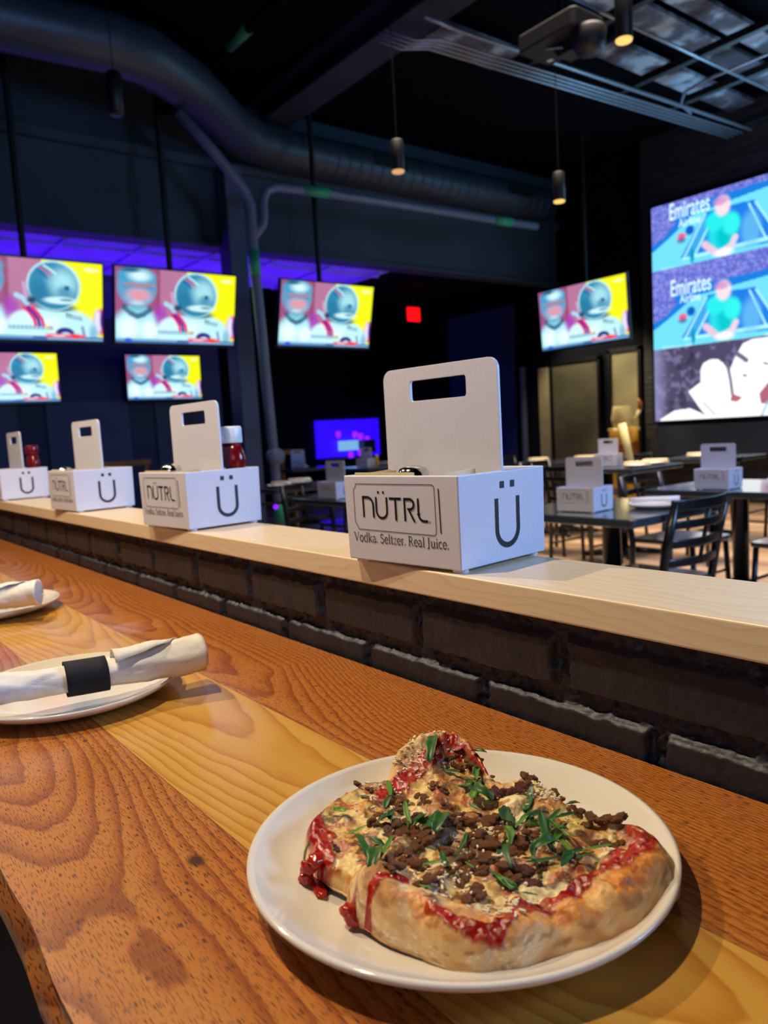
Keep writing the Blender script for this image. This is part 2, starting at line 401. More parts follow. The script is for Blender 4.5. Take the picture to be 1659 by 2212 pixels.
# low brick wall between the counter and the dining room
def brick_wall():
    X0, X1 = -7.0, 0.45
    xs = np.concatenate([np.arange(X0, -2.6, 0.012), np.arange(-2.6, -1.3, 0.004), np.arange(-1.3, 0.45, 0.0022)])
    zs = np.concatenate([[-0.3, 0.6], np.arange(0.80, 0.9600, 0.0022)])
    Xg, Zg = np.meshgrid(xs, zs)
    pitch = 0.067; rows = np.floor((Zg-0.8925)/pitch); zl = (Zg-0.8925)-rows*pitch
    off = np.where(rows % 2 == 0, 0.468, 0.361+0.207)
    bx = (Xg+off)/0.2085 + 0.06*(vn(rows*3.3, rows*1.7)-.5)
    xl = (bx-np.floor(bx))*0.2085; bid = np.floor(bx)
    wob = (fbm(Xg*90, Zg*90, 4)-.5)*0.006; wob2 = (fbm(Xg*80+40, Zg*80+9, 4)-.5)*0.006
    ex = np.minimum(xl, 0.2085-xl) - 0.0075 + wob
    ez = np.minimum(zl+0.001, 0.0505-zl) + wob2
    e = np.minimum(ex, ez)
    prof = sstep(-0.001, 0.0035, e)
    rough = (fbm(Xg*220, Zg*220, 3)-.5)
    mort = (fbm(Xg*130+7, Zg*130, 4)-.35)*0.010
    tilt = (vn(bid*7.1+3, rows*5.3)-.5)*0.004
    D = prof*(0.011+tilt+rough*0.0012+(fbm(Xg*25, Zg*25, 2)-.5)*0.0015) + (1-prof)*mort
    Y = 0.569 - D
    V = np.stack([Xg, Y, Zg], -1).reshape(-1, 3)
    nx = len(xs); nz = len(zs); i = np.arange(nx-1)[None, :] + nx*np.arange(nz-1)[:, None]; i = i.reshape(-1)
    F = np.stack([i, i+1, i+1+nx, i+nx], -1)
    b = MB(); b.box(X0, X1, 0.575, 0.668, -0.3, 0.958)
    n0 = len(V); V = V.tolist()+list(b.V); F = F.tolist()+[tuple(j+n0 for j in f) for f in b.F]
    o = mesh_obj('wall_bar', V, F, M['brick']); struct(o)
    o.data.polygons.foreach_set('use_smooth', [True]*len(o.data.polygons))
brick_wall()

# pine ledge on top of the brick wall
o = MB().box(-7.0, 0.5, 0.546, 0.688, 0.9605, 0.990).build('pine_ledge', M['pine'], None, False, 0.0022, 3)
tag(o, 'long pale pine board capping the black brick wall, white caddies standing on it', 'ledge')

# bar counter: thick plank top with a wavy live edge
def bar_counter():
    root = empty('bar_counter', (-1.5, 0.3, -0.22)); tag(root, 'long oiled oak and ash plank counter holding the plated pizza', 'counter')
    xs = np.arange(-6.9, 0.46, 0.02)
    prof = [(0.0, 0.0), (0.0005, -0.004), (-0.002, -0.010), (-0.006, -0.018), (-0.004, -0.028), (0.004, -0.038), (0.014, -0.046)]
    V = []; F = []; n = len(prof)
    for x in xs:
        ed = 0.083 + (float(fbm(np.array(x*4.0), np.array(0.5), 3))-.5)*0.014 - 0.004*math.exp(-((x+0.43)/0.05)**2)
        V.append((x, 0.553, ZB)); V.append((x, ed+0.0015, ZB))
        for k, (dy, dz) in enumerate(prof[1:]):
            V.append((x, ed+dy+(float(fbm(np.array(x*9.0), np.array(k*.7), 2))-.5)*0.008, ZB+dz))
        V.append((x, 0.553, ZB-0.046))
    m_ = n+2
    for i in range(len(xs)-1):
        for k in range(m_):
            k2 = (k+1) % m_; F.append((i*m_+k, i*m_+k2, (i+1)*m_+k2, (i+1)*m_+k))
    F.append(tuple(range(m_))); F.append(tuple(range(len(V)-1, len(V)-m_-1, -1)))
    o = mesh_obj('tabletop', V, F, M['table']); smooth_angle(o, 50)
    o.parent = root; o.matrix_parent_inverse = Matrix.Translation((1.5, -0.3, 0.22))
    for x in (-4.6, -2.6, -0.75+1.1):
        l = MB().box(x-0.03, x+0.03, 0.28, 0.36, -0.22, ZB-0.046).box(x-0.03, x+0.03, 0.16, 0.53, ZB-0.06, ZB-0.0455).box(x-0.05, x+0.05, 0.16, 0.48, -0.22, -0.20).build('support_leg', M['black'])
        l.parent = root; l.matrix_parent_inverse = Matrix.Translation((1.5, -0.3, 0.22))
bar_counter()

# ------------------------------------------------------------------ caddies
# serif letter strokes: (polyline, width), cap height 1
def arc(cx, cy, rx, ry, a0, a1, n=10):
    return [(cx+rx*math.cos(R(a0+(a1-a0)*i/n)), cy+ry*math.sin(R(a0+(a1-a0)*i/n))) for i in range(n+1)]
T_, H_ = 0.135, 0.065
def ser(x, y, w_=0.15): return ([(x-w_, y), (x+w_, y)], 0.05)
GL = {
 'V': (0.78, [([(0.12, .98), (0.40, 0.02)], T_), ([(0.66, .98), (0.40, 0.02)], H_), ser(.12, .975), ser(.66, .975, .11)]),
 'o': (0.56, [(arc(.27, .34, .20, .33, 90, 270), T_*.95), (arc(.27, .34, .20, .33, -90, 90), T_*.95)]),
 'd': (0.60, [(arc(.26, .34, .19, .33, 60, 300), T_*.95), ([(.47, 1.03), (.47, .03)], T_), ser(.42, 1.02, .08), ser(.53, .03, .07)]),
 'k': (0.58, [([(.14, 1.03), (.14, 0)], T_), ([(.18, .30), (.44, .64)], H_), ([(.24, .38), (.50, .02)], T_), ser(.09, 1.02, .07), ser(.14, .025, .12), ser(.47, .65, .1), ser(.50, .025, .09)]),
 'a': (0.52, [(arc(.22, .49, .15, .18, 150, 20, 8)+[(.38, .40), (.38, .06), (.47, .03)], T_*.9), (arc(.22, .18, .16, .17, 80, 340, 9), T_*.75), ]),
 '.': (0.26, [([(.12, .0), (.12, .14)], .15)]),
 'S': (0.56, [(arc(.27, .76, .17, .22, 30, 270, 9)+arc(.27, .28, .19, .26, 90, -160, 9), T_*.85), ([(.43, .98), (.43, .78)], .04), ([(.09, .02), (.09, .24)], .04)]),
 'e': (0.50, [(arc(.26, .34, .19, .33, 0, 325, 14), T_*.85), ([(.09, .36), (.45, .36)], H_)]),
 'l': (0.29, [([(.15, 1.03), (.15, 0)], T_), ser(.10, 1.02, .07), ser(.15, .025, .13)]),
 't': (0.34, [([(.16, .86), (.16, .12)]+arc(.24, .12, .08, .1, 180, 300, 5), T_), ([(.03, .65), (.31, .65)], .06)]),
 'z': (0.46, [([(.07, .64), (.40, .64), (.07, .03), (.40, .03)], .075), ([(.07, .64), (.07, .52)], .05), ([(.40, .03), (.40, .16)], .05)]),
 'r': (0.40, [([(.14, .66), (.14, 0)], T_), (arc(.26, .50, .13, .14, 160, 50, 5), .09), ser(.09, .65, .06), ser(.14, .025, .12)]),
 'R': (0.68, [([(.16, .98), (.16, 0)], T_), ([(.16, .96), (.32, .96)]+arc(.32, .73, .17, .23, 90, -90, 8)+[(.16, .50)], .09), ([(.32, .50), (.58, .02)], T_), ser(.14, .975, .12), ser(.16, .025, .13), ser(.59, .025, .08)]),
 'J': (0.42, [([(.24, .98), (.24, .10)]+arc(.12, .06, .12, .14, 0, -110, 6), T_), ser(.24, .975, .15)]),
 'u': (0.60, [([(.14, .66), (.14, .2)]+arc(.26, .18, .12, .16, 180, 330, 6), T_), ([(.46, .66), (.46, .03)], T_), ser(.09, .65, .07), ser(.41, .65, .07), ser(.51, .025, .08)]),
 'i': (0.29, [([(.15, .66), (.15, 0)], T_), ser(.10, .65, .07), ser(.15, .025, .12), ([(.15, .84), (.15, .97)], .14)]),
 'c': (0.47, [(arc(.26, .34, .19, .33, 45, 315, 12), T_*.85)]),
 ' ': (0.22, []),
}
def stroke_poly(b, pts, w_, put, t=0.0):
    """flat ribbon of width w_ along pts; put maps 2D to 3D"""
    n = len(pts); Lf = []; Rt = []
    for i, (x, y) in enumerate(pts):
        if i == 0: dx, dy = pts[1][0]-x, pts[1][1]-y
        elif i == n-1: dx, dy = x-pts[-2][0], y-pts[-2][1]
        else:
            a = (pts[i+1][0]-x, pts[i+1][1]-y); c = (x-pts[i-1][0], y-pts[i-1][1])
            la = math.hypot(*a) or 1; lc = math.hypot(*c) or 1
            dx, dy = a[0]/la+c[0]/lc, a[1]/la+c[1]/lc
        l = math.hypot(dx, dy) or 1; nx_, ny_ = -dy/l, dx/l
        k = w_/2
        if 0 < i < n-1:
            cosh = max(0.5, abs((nx_*(-c[1]/lc)+ny_*(c[0]/lc)))); k = w_/2/cosh
        Lf.append((x+nx_*k, y+ny_*k)); Rt.append((x-nx_*k, y-ny_*k))
    V = [put(*p) for p in Lf+Rt]; F = [(i, i+1, n+i+1, n+i) for i in range(n-1)]
    b.add(V, F)

def text_strokes(b, s, x0, z0, h, sx, put):
    x = x0
    for ch in s:
        adv, st = GL[ch]
        for pts, w_ in st:
            stroke_poly(b, [(x+px*h*sx, z0+pz*h) for px, pz in pts], w_*h*0.85, put)
        x += adv*h*sx
    return x

CL, CW, CH, CF = 0.185, 0.156, 0.1065, 0.004      # caddy length, depth, height, foot height
def make_caddy(detail=True):
    root = empty('condiment_caddy')
    t = 0.003
    def ring(z, k, inset=0): return [(sx*(CL/2*k-inset), sy*(CW/2*k-inset), z) for sx, sy in ((-1, -1), (1, -1), (1, 1), (-1, 1))]
    V = ring(CF, 0.985)+ring(CH, 1.0)+ring(CH, 1.0, t)+ring(CF+0.004, 0.985, t); F = [(3, 2, 1, 0)]
    for a in (0, 4, 8):
        for k in range(4): F.append((a+k, a+(k+1) % 4, a+4+(k+1) % 4, a+4+k))
    F.append((12, 13, 14, 15))
    mesh_obj('tray', V, F, M['white_pl'], root, False, 0.0016, 3)
    # tall handle panel with slot through the middle
    hx = CL/2-0.001; z0, z1 = 0.02, 0.2335
    outer = rrect(-hx, hx, z0, z1, 0.013, 6, (0, 0, 0.013, 0.013)); inner = rrect(-0.045, 0.0455, 0.1925, 0.2175, 0.004, 5)
    bm = bmesh.new()
    for yy in (-0.0022, 0.0022):
        ov = [bm.verts.new((x, yy, z)) for x, z in outer]; iv = [bm.verts.new((x, yy, z)) for x, z in inner]
        es = [bm.edges.new((ov[i], ov[(i+1) % len(ov)])) for i in range(len(ov))]+[bm.edges.new((iv[i], iv[(i+1) % len(iv)])) for i in range(len(iv))]
        bmesh.ops.triangle_fill(bm, use_beauty=True, use_dissolve=False, edges=es)
        if yy < 0: A = (ov, iv)
    for p, q in ((A[0], ov), (A[1], iv)):
        for i in range(len(p)): bm.faces.new((p[i], p[(i+1) % len(p)], q[(i+1) % len(p)], q[i]))
    bmesh.ops.recalc_face_normals(bm, faces=bm.faces)
    me = bpy.data.meshes.new('handle_panel'); bm.to_mesh(me); bm.free(); me.materials.append(M['white_pl'])
    ho = bpy.data.objects.new('handle_panel', me); COL.objects.link(ho); ho.parent = root
    bv = ho.modifiers.new('bevel', 'BEVEL'); bv.width = 0.0009; bv.segments = 2; bv.limit_method = 'ANGLE'; bv.angle_limit = R(50)
    b = MB()
    for sx, sy in ((-1, -1), (1, -1), (1, 1), (-1, 1)):
        b = MB().lathe([(0.0085, 0.0), (0.009, 0.001), (0.009, CF+0.0005)], 20, (sx*(CL/2-0.014), sy*(CW/2-0.014), 0))
        b.build('foot', M['white_pl'], root)
    # printed mark on the long face
    def front(x, z): return (x, -(CW/2)*(0.985+0.015*(z-CF)/(CH-CF))-0.0004, z)
    def front2(x, z): p = front(x, z); return (p[0], p[1]-0.0002, p[2])
    b = MB()
    fr = rrect(-0.0735, 0.0580, 0.0415, 0.0965, 0.004, 4, (0.0, 0.004, 0.004, 0.0))
    fr = [(0.054, 0.0405)]+arc(0.054, 0.0445, 0.004, 0.004, -90, 0, 4)+[(0.058, 0.0925)]+arc(0.054, 0.0925, 0.004, 0.004, 0, 90, 4)+[(-0.0705, 0.0965), (-0.0715, 0.0935), (-0.0755, 0.0895), (-0.0755, 0.0500), (-0.0715, 0.0455), (-0.0695, 0.0415), (0.054, 0.0405)]
    stroke_poly(b, fr, 0.00085, front)
    stroke_poly(b, [(0.0642, 0.0925), (0.0648, 0.0432)], 0.0016, front)
    b.build('label_frame', M['logo'], root)
    b = MB(); k = 0.0030
    # n
    stroke_poly(b, [(-0.0590, 0.0565), (-0.0590, 0.0820)], k, front)
    stroke_poly(b, [(-0.0602, 0.0808), (-0.0525, 0.0808)]+arc(-0.0515, 0.0715, 0.0100, 0.0093, 90, 0, 8)+[(-0.0415, 0.0565)], k, front2)
    # U with two dots
    stroke_poly(b, [(-0.0362, 0.0815), (-0.0362, 0.0665)]+arc(-0.0272, 0.0650, 0.0090, 0.0085, 180, 360, 12)+[(-0.0182, 0.0815)], k, front)
    stroke_poly(b, [(-0.0318, 0.0855), (-0.0318, 0.0885)], 0.0030, front); stroke_poly(b, [(-0.0232, 0.0855), (-0.0232, 0.0885)], 0.0030, front)
    # T
    stroke_poly(b, [(-0.0140, 0.0800), (0.0058, 0.0800)], 0.0030, front); stroke_poly(b, [(-0.0036, 0.0800), (-0.0036, 0.0545)], k, front2)
    # R
    stroke_poly(b, [(0.0110, 0.0545), (0.0110, 0.0812)], k, front)
    stroke_poly(b, [(0.0110, 0.0800), (0.0190, 0.0800)]+arc(0.0195, 0.0742, 0.0062, 0.0058, 90, -90, 8)+[(0.0172, 0.0684), (0.0262, 0.0542)], k, front2)
    # L
    stroke_poly(b, [(0.0325, 0.0812), (0.0325, 0.0640)]+arc(0.0405, 0.0640, 0.0080, 0.0083, 180, 270, 6)+[(0.0465, 0.0557)], k, front)
    b.build('brand_lettering', M['logo'], root)
    if detail:
        b = MB(); stroke_poly(b, arc(0.0490, 0.0552, 0.0010, 0.0010, 0, 350, 10), 0.0005, front)
        wtot = text_strokes(MB(), 'Vodka. Seltzer. Real Juice.', 0, 0, 1, 1, front)
        text_strokes(b, 'Vodka. Seltzer. Real Juice.', -0.0800, 0.0265, 0.0112, 0.156/(wtot*0.0112), front)
        b.build('tagline_lettering', M['logo'], root)
    # large letter on the short face, both dots
    def side(y, z): return ((CL/2)*(0.985+0.015*(z-CF)/(CH-CF))+0.0004, y, z)
    b = MB()
    stroke_poly(b, [(-0.0140, 0.0760), (-0.0140, 0.0440)]+arc(0.0055, 0.0405, 0.0195, 0.0190, 180, 360, 18)+[(0.0250, 0.0760)], 0.0064, side)
    for yy in (-0.0035, 0.0155): stroke_poly(b, [(yy, 0.0868), (yy, 0.0946)], 0.0078, side)
    b.build('side_letter', M['logo'], root)
    return root

def shaker(name='chrome_shaker'):
    root = empty(name)
    MB().lathe([(0.017, 0), (0.018, 0.002), (0.018, 0.072), (0.016, 0.080)], 24).build('body', simple_glass, root, True)
    MB().lathe([(0.0185, 0.0795), (0.0195, 0.083), (0.0195, 0.090), (0.016, 0.0955), (0.009, 0.0985), (0.0, 0.0995)], 24, cap=False).build('lid', M['chrome'], root, True)
    return root
t_ = NT('clear_shaker_glass'); t_.P(Base_Color=(0.85, 0.87, 0.9, 1), Roughness=0.15, Transmission_Weight=0.6); simple_glass = t_.m

def squeeze_bottle(mat_body, mat_cap, name='ketchup_bottle', capped=True):
    root = empty(name)
    b = MB()
    prof = [(0.027, 0), (0.031, 0.004), (0.031, 0.086), (0.0305, 0.098), (0.033, 0.106), (0.033, 0.118), (0.0275, 0.134), (0.0205, 0.145)]
    o = b.lathe(prof, 32).build('body', mat_body, root, True); o.scale = (1, 0.72, 1)
    MB().lathe([(0.0215, 0.1448), (0.0225, 0.147), (0.0225, 0.172), (0.0205, 0.176), (0.0, 0.1765)], 28, cap=False).build('cap', mat_cap, root, True)
    return root

def place(o, x, y, z, rz=0.0):
    o.location = (x, y, z); o.rotation_euler = (0, 0, rz); return o

LZ = 0.990
caddy = make_caddy(); place(caddy, -0.684, 0.618, LZ, R(5.6))
tag(caddy, 'large white condiment caddy nearest the camera on the pine ledge', 'condiment caddy', 'white caddies on the pine ledge')
LC = [(-1.378, 0.614, 4.8, 'white caddy on the ledge with a white-capped ketchup bottle behind its handle'),
      (-2.080, 0.620, 4.5, 'white caddy on the ledge, third from the camera, metal lid at its left corner'),
      (-2.93, 0.624, 1.0, 'white caddy cut off by the left edge of the photo, ketchup beside its handle')]
for x, y, a, lb in LC:
    c = copy_tree(caddy); place(c, x, y, LZ, R(a)); c['label'] = lb

def caddy_local(x, y, rz, lx, ly):
    a = R(rz); return (x+lx*math.cos(a)-ly*math.sin(a), y+lx*math.sin(a)+ly*math.cos(a))
sh0 = shaker(); p = caddy_local(-0.684, 0.618, 5.6, -0.016, -0.034); place(sh0, p[0], p[1], LZ+0.0165)
tag(sh0, 'silver shaker lid peeking over the rim of the nearest caddy', 'shaker', 'metal topped shakers in the ledge caddies')
for (cx, cy, a, lx, dz, lb) in ((-1.378, 0.614, 4.8, -0.020, 0.022, 'silver shaker lid in the second caddy in front of its handle'), (-2.08, 0.62, 4.5, -0.055, 0.016, 'silver shaker lid at the left corner of the third caddy')):
    s = copy_tree(sh0); p = caddy_local(cx, cy, a, lx, -0.045); place(s, p[0], p[1], LZ+dz); s['label'] = lb
kb = squeeze_bottle(M['ketchup'], M['cap']); p = caddy_local(-1.378, 0.614, 4.8, 0.060, 0.040); place(kb, p[0], p[1], LZ+0.009, R(5))
tag(kb, 'dark red ketchup bottle with white cap standing in the second caddy', 'ketchup bottle', 'ketchup bottles in the ledge caddies')
kb2 = copy_tree(kb); p = caddy_local(-2.93, 0.624, 1.0, 0.060, 0.040); place(kb2, p[0], p[1], LZ+0.009, R(3)); kb2['label'] = 'red ketchup bottle standing in the leftmost caddy on the ledge'
for ch in [c for c in COL.objects if c.parent == kb2 and c.name.startswith('cap')]:
    ch.data = ch.data.copy(); ch.data.materials[0] = M['ketchup']
# stacks of sugar packets / napkins inside the trays
def packets(cx, cy, a, lb, z=0.1065):
    b = MB(); r2 = random.Random(int(cx*100))
    for i in range(16):
        x = -0.078+i*0.0098; lean = r2.uniform(-0.003, 0.003); h = 0.098+r2.uniform(-0.004, 0.0105)
        V = [(x+lean*0, -0.064, 0.012), (x+0.0035, -0.064, 0.012), (x+0.0035, -0.016, 0.012), (x, -0.016, 0.012),
             (x+lean+0.003, -0.064, h), (x+0.0045+lean, -0.064, h), (x+0.0045+lean, -0.016, h+0.002), (x+lean+0.003, -0.016, h+0.002)]
        if 4 <= i <= 8: continue
        b.add(V, [(3, 2, 1, 0), (4, 5, 6, 7), (0, 1, 5, 4), (2, 3, 7, 6), (0, 4, 7, 3), (1, 2, 6, 5)])
    b.box(-0.085, 0.075, 0.012, 0.016, 0.012, 0.1085)
    b.box(-0.080, 0.02, -0.070, -0.0685, 0.012, 0.1095)
    o = b.build('paper_packets', M['cream']); place(o, cx, cy, LZ, R(a)); tag(o, lb, 'sugar packets', 'cream packets filling the ledge caddies'); o['kind'] = 'stuff'
packets(-0.684, 0.618, 5.6, 'cream paper packets filling the front bay of the nearest caddy')
packets(-1.378, 0.614, 4.8, 'cream paper packets filling the caddy that holds the white-capped ketchup')
packets(-2.08, 0.62, 4.5, 'cream paper packets filling the third caddy on the ledge')

# ------------------------------------------------------------------ plates
def plate_mesh(r, h, name='dinner_plate'):
    k = r/0.141
    prof = [(0.0, 0.0045), (0.070*k, 0.0045), (0.092*k, 0.0055), (0.112*k, 0.0095), (0.128*k, h*0.66), (0.1355*k, h*0.93), (0.1385*k, h), (0.1408*k, h*0.985), (0.1412*k, h*0.90), (0.1395*k, h*0.80),
            (0.128*k, h*0.50), (0.108*k, 0.0048), (0.086*k, 0.0018), (0.084*k, 0.0), (0.080*k, 0.0), (0.078*k, 0.0018), (0.0, 0.0018)]
    return MB().lathe(prof, 128, cap=False).build(name, M['china'], None, True)
p1 = plate_mesh(0.141, 0.0225); p1.location = (-0.364, 0.327, ZB)
tag(p1, 'round white plate under the pizza on the wooden counter', 'plate')
p2 = plate_mesh(0.124, 0.021); p2.location = (-0.943, 0.236, ZB)
tag(p2, 'white plate on the counter under the napkin roll with the black band', 'plate')
p3 = p2.copy(); COL.objects.link(p3); p3.location = (-1.575, 0.262, ZB); p3['label'] = 'white plate farther along the counter, mostly cut off by the left edge'

def napkin_roll(a, b_, band=True, seed=1):
    """rolled paper napkin from a to b_, flared at b_"""
    a = Vector(a); b_ = Vector(b_); d = (b_-a); Ln = d.length; d.normalize()
    sd = Vector((0, 0, 1)).cross(d).normalized(); u = d.cross(sd)
    root = empty('napkin_roll', a)
    V = []; F = []; n = 48; m_ = 70; rg = random.Random(seed)
    for i in range(m_+1):
        t = i/m_
        rr = 0.0225-0.0015*math.sin(t*PI) + 0.006*max(0, (t-0.80)/0.2)**1.5
        fl = 0.72 + 0.10*math.sin(t*9)
        c = a*0 + d*(t*Ln) + u*(0.004*math.sin(t*5+1))
        for k in range(n):
            an = 2*PI*k/n
            nz_ = mnoise.noise(Vector((math.cos(an)*1.6+seed*9, math.sin(an)*1.6, t*9)))*0.0035 + mnoise.noise(Vector((math.cos(an)*5+seed, math.sin(an)*5, t*30)))*0.0012
            spiral = 0.0022*((an/(2*PI)+t*1.4) % 1.0)
            r_ = rr+nz_+spiral
            V.append(c + sd*(math.cos(an)*r_) + u*(math.sin(an)*r_*fl))
    for i in range(m_):
        for k in range(n):
            k2 = (k+1) % n; F.append((i*n+k, i*n+k2, (i+1)*n+k2, (i+1)*n+k))
    # folded end: inner cone going back
    base = len(V)
    for j, (q, back) in enumerate(((0.75, 0.002), (0.45, 0.012), (0.15, 0.022))):
        for k in range(n):
            v = V[m_*n+k]; c = d*Ln + u*(0.004*math.sin(6)); V.append(c + (v-c)*q*(1-0.2*((k//6) % 2)) - d*back)
    for j in range(3):
        o1 = m_*n if j == 0 else base+(j-1)*n; o2 = base+j*n
        for k in range(n): F.append((o1+k, o1+(k+1) % n, o2+(k+1) % n, o2+k))
    F.append(tuple(range(base+2*n, base+3*n)))
    F.append(tuple(range(n-1, -1, -1)))
    mesh_obj('napkin', V, F, M['paper'], root, True)
    # loose flap
    bb = MB(); V2 = []; t0 = 0.68
    for i in range(9):
        for j in range(7):
            tt = t0 + i*0.025; an = R(150-j*26 - i*5); r_ = 0.0248+0.0014*math.sin(i*1.3+j)
            if j >= 6-abs(i-4)*1.0 and False: continue
            V2.append(d*(tt*Ln + 0.006*j*(i/8)) + sd*(math.cos(an)*r_)+u*(math.sin(an)*r_*0.80+0.0015))
    bb.add(V2, [(i*7+j, i*7+j+1, (i+1)*7+j+1, (i+1)*7+j) for i in range(8) for j in range(6)])
    o = bb.build('napkin_flap', M['paper'], root, True)
    sm = o.modifiers.new('solid', 'SOLIDIFY'); sm.thickness = 0.0005
    if band:
        V3 = []; n3 = 30; ts = [0.515, 0.54, 0.57, 0.60, 0.63, 0.655]
        for t in ts:
            for k in range(n3):
                an = 2*PI*k/n3; r_ = 0.0240; V3.append(d*(t*Ln) + u*(0.004*math.sin(t*5+1)) + sd*(math.cos(an)*r_*1.02)+u*(math.sin(an)*r_*0.82))
        F3 = [(i*n3+k, i*n3+(k+1) % n3, (i+1)*n3+(k+1) % n3, (i+1)*n3+k) for i in range(len(ts)-1) for k in range(n3)]
        o = mesh_obj('paper_band', V3, F3, M['band'], root, True)
        sm = o.modifiers.new('solid', 'SOLIDIFY'); sm.thickness = 0.0006
        o['label'] = 'navy black paper band'
    return root
nr = napkin_roll((-0.909, 0.052, 0.890), (-0.857, 0.367, 0.896), True, 1)
tag(nr, 'white paper napkin roll with black band lying across the plate', 'napkin roll')
nr2 = napkin_roll((-1.55, 0.085, 0.890), (-1.434, 0.320, 0.902), False, 4)
tag(nr2, 'cream-lit napkin roll tip at the left edge of the counter', 'napkin roll')

# ------------------------------------------------------------------ pizza
def at_z(px, py, z):                    # point of the photographed surface at height z
    d = fw*FPX + rt*(px-829.5) - up*(py-1106); t = (z-CAMZ)/d[2]
    return (d[0]*t, d[1]*t)
ZP = ZB+0.0065                          # pizza rests here
PC = np.array([-0.362, 0.325])
# outline: x, y, crust roll height, roll width, 1 = floury baked crust / 0 = saucy cut side
OUT = [(-.243,.400,.030,.026,1),(-.238,.388,.032,.028,1),(-.236,.368,.030,.030,1),(-.2345,.345,.030,.030,1),(-.238,.330,.024,.026,1),(-.2435,.316,.026,.028,1),(-.249,.303,.021,.026,1),(-.254,.290,.026,.030,1),(-.262,.270,.027,.032,1),
 (-.270,.257,.029,.034,1),(-.284,.247,.030,.034,1),(-.304,.2395,.029,.034,1),(-.324,.2335,.031,.034,1),(-.342,.231,.034,.036,1),(-.356,.232,.034,.034,1),(-.369,.238,.026,.020,.4),(-.376,.243,.021,.014,.15),(-.396,.239,.021,.012,.25),
 (-.414,.240,.022,.013,.4),(-.428,.244,.024,.013,.35),(-.440,.252,.027,.013,.3),(-.447,.262,.028,.013,.3),(-.456,.277,.027,.013,.25),(-.464,.294,.026,.013,.3),(-.468,.308,.026,.013,.35),(-.468,.322,.026,.012,.4),(-.462,.334,.026,.012,.4),
 (-.466,.345,.029,.016,.9),(-.477,.361,.037,.020,1),(-.480,.380,.046,.022,1),(-.474,.396,.049,.022,1),(-.460,.408,.049,.022,1),(-.444,.413,.048,.020,1),(-.428,.411,.041,.018,1),(-.412,.403,.036,.016,.6),(-.397,.396,.030,.013,.2),
 (-.382,.394,.030,.012,.1),(-.370,.400,.037,.013,.1),(-.357,.403,.038,.013,.05),(-.343,.402,.036,.013,.05),(-.328,.400,.033,.013,.1),(-.312,.404,.031,.012,.4),(-.296,.411,.031,.013,.8),(-.279,.414,.033,.016,1),(-.260,.411,.033,.020,1),(-.250,.407,.031,.022,1)]
OUT = np.array(OUT)
def _closed(n=1440):
    """periodic Catmull-Rom through OUT, resampled by angle around PC"""
    m_ = len(OUT); S = []
    for i in range(m_):
        p0, p1_, p2_, p3_ = OUT[i-1], OUT[i], OUT[(i+1) % m_], OUT[(i+2) % m_]
        for k in range(40):
            t = k/40; S.append(.5*((2*p1_)+(-p0+p2_)*t+(2*p0-5*p1_+4*p2_-p3_)*t*t+(-p0+3*p1_-3*p2_+p3_)*t**3))
    S = np.array(S); th = np.unwrap(np.arctan2(S[:, 1]-PC[1], S[:, 0]-PC[0])); rr = np.hypot(S[:, 1]-PC[1], S[:, 0]-PC[0])
    if th[-1] < th[0]: th = -th; sgn = -1
    else: sgn = 1
    th = np.maximum.accumulate(th+np.arange(len(th))*1e-9)
    base = th[0]; q = base+np.arange(n)*2*PI/n
    E = lambda a: np.interp(q, np.append(th, th[0]+2*PI), np.append(a, a[0]))
    return sgn*q, E(rr), E(S[:, 2]), E(S[:, 3]), E(S[:, 4])
TH, RB, RH, RW, RC = _closed()
def _prm(a):
    o = np.argsort(np.mod(TH, 2*PI)); tt = np.mod(TH, 2*PI)[o]
    return lambda th: np.interp(np.mod(th, 2*PI), np.concatenate([[tt[-1]-2*PI], tt, [tt[0]+2*PI]]), np.concatenate([[a[o][-1]], a[o], [a[o][0]]]))
fR, fH, fW, fC = _prm(RB), _prm(RH), _prm(RW), _prm(RC)

def C2(pts, z=ZB+0.028):                # detail-crop coordinates to the pizza surface
    return np.array([at_z(520+x/1.693, 1540+y/1.693, z) for x, y in pts])
def segdist(x, y, P_):
    d = np.full(x.shape, 9.0)
    for (ax, ay), (bx, by) in zip(P_[:-1], P_[1:]):
        vx, vy = bx-ax, by-ay; t = np.clip(((x-ax)*vx+(y-ay)*vy)/(vx*vx+vy*vy+1e-12), 0, 1)
        d = np.minimum(d, np.hypot(x-ax-vx*t, y-ay-vy*t))
    return d
SAUCE = [(C2([(455, 185), (400, 195), (330, 222), (265, 265), (232, 325)], ZB+.03), 0.0043), (C2([(235, 325), (265, 380), (290, 450), (305, 510), (262, 560), (245, 590)], ZB+.028), 0.0056),
         (C2([(262, 600), (300, 640)], ZB+.012), 0.0023), (C2([(398, 690), (418, 740)], ZB+.022), 0.0040), (C2([(428, 770), (440, 700), (500, 645), (590, 634)], ZB+.028), 0.0032),
         (C2([(700, 722), (760, 750), (850, 778), (930, 782), (975, 745), (1000, 690)], ZB+.030), 0.0038), (C2([(1040, 700), (1130, 670), (1215, 645)], ZB+.030), 0.0037),
         (C2([(1215, 640), (1290, 580), (1380, 535)], ZB+.030), 0.0037), (C2([(1370, 535), (1450, 490), (1480, 430), (1440, 378)], ZB+.032), 0.0077),
         (C2([(525, 210), (570, 185), (640, 150), (760, 105), (850, 130)], ZB+.045), 0.0066), (C2([(890, 195), (985, 225)], ZB+.036), 0.0059), (C2([(1020, 225), (1100, 240)], ZB+.036), 0.0053), (C2([(365, 285), (385, 292)]), 0.0026), (C2([(330, 430), (345, 445)]), 0.0026)]
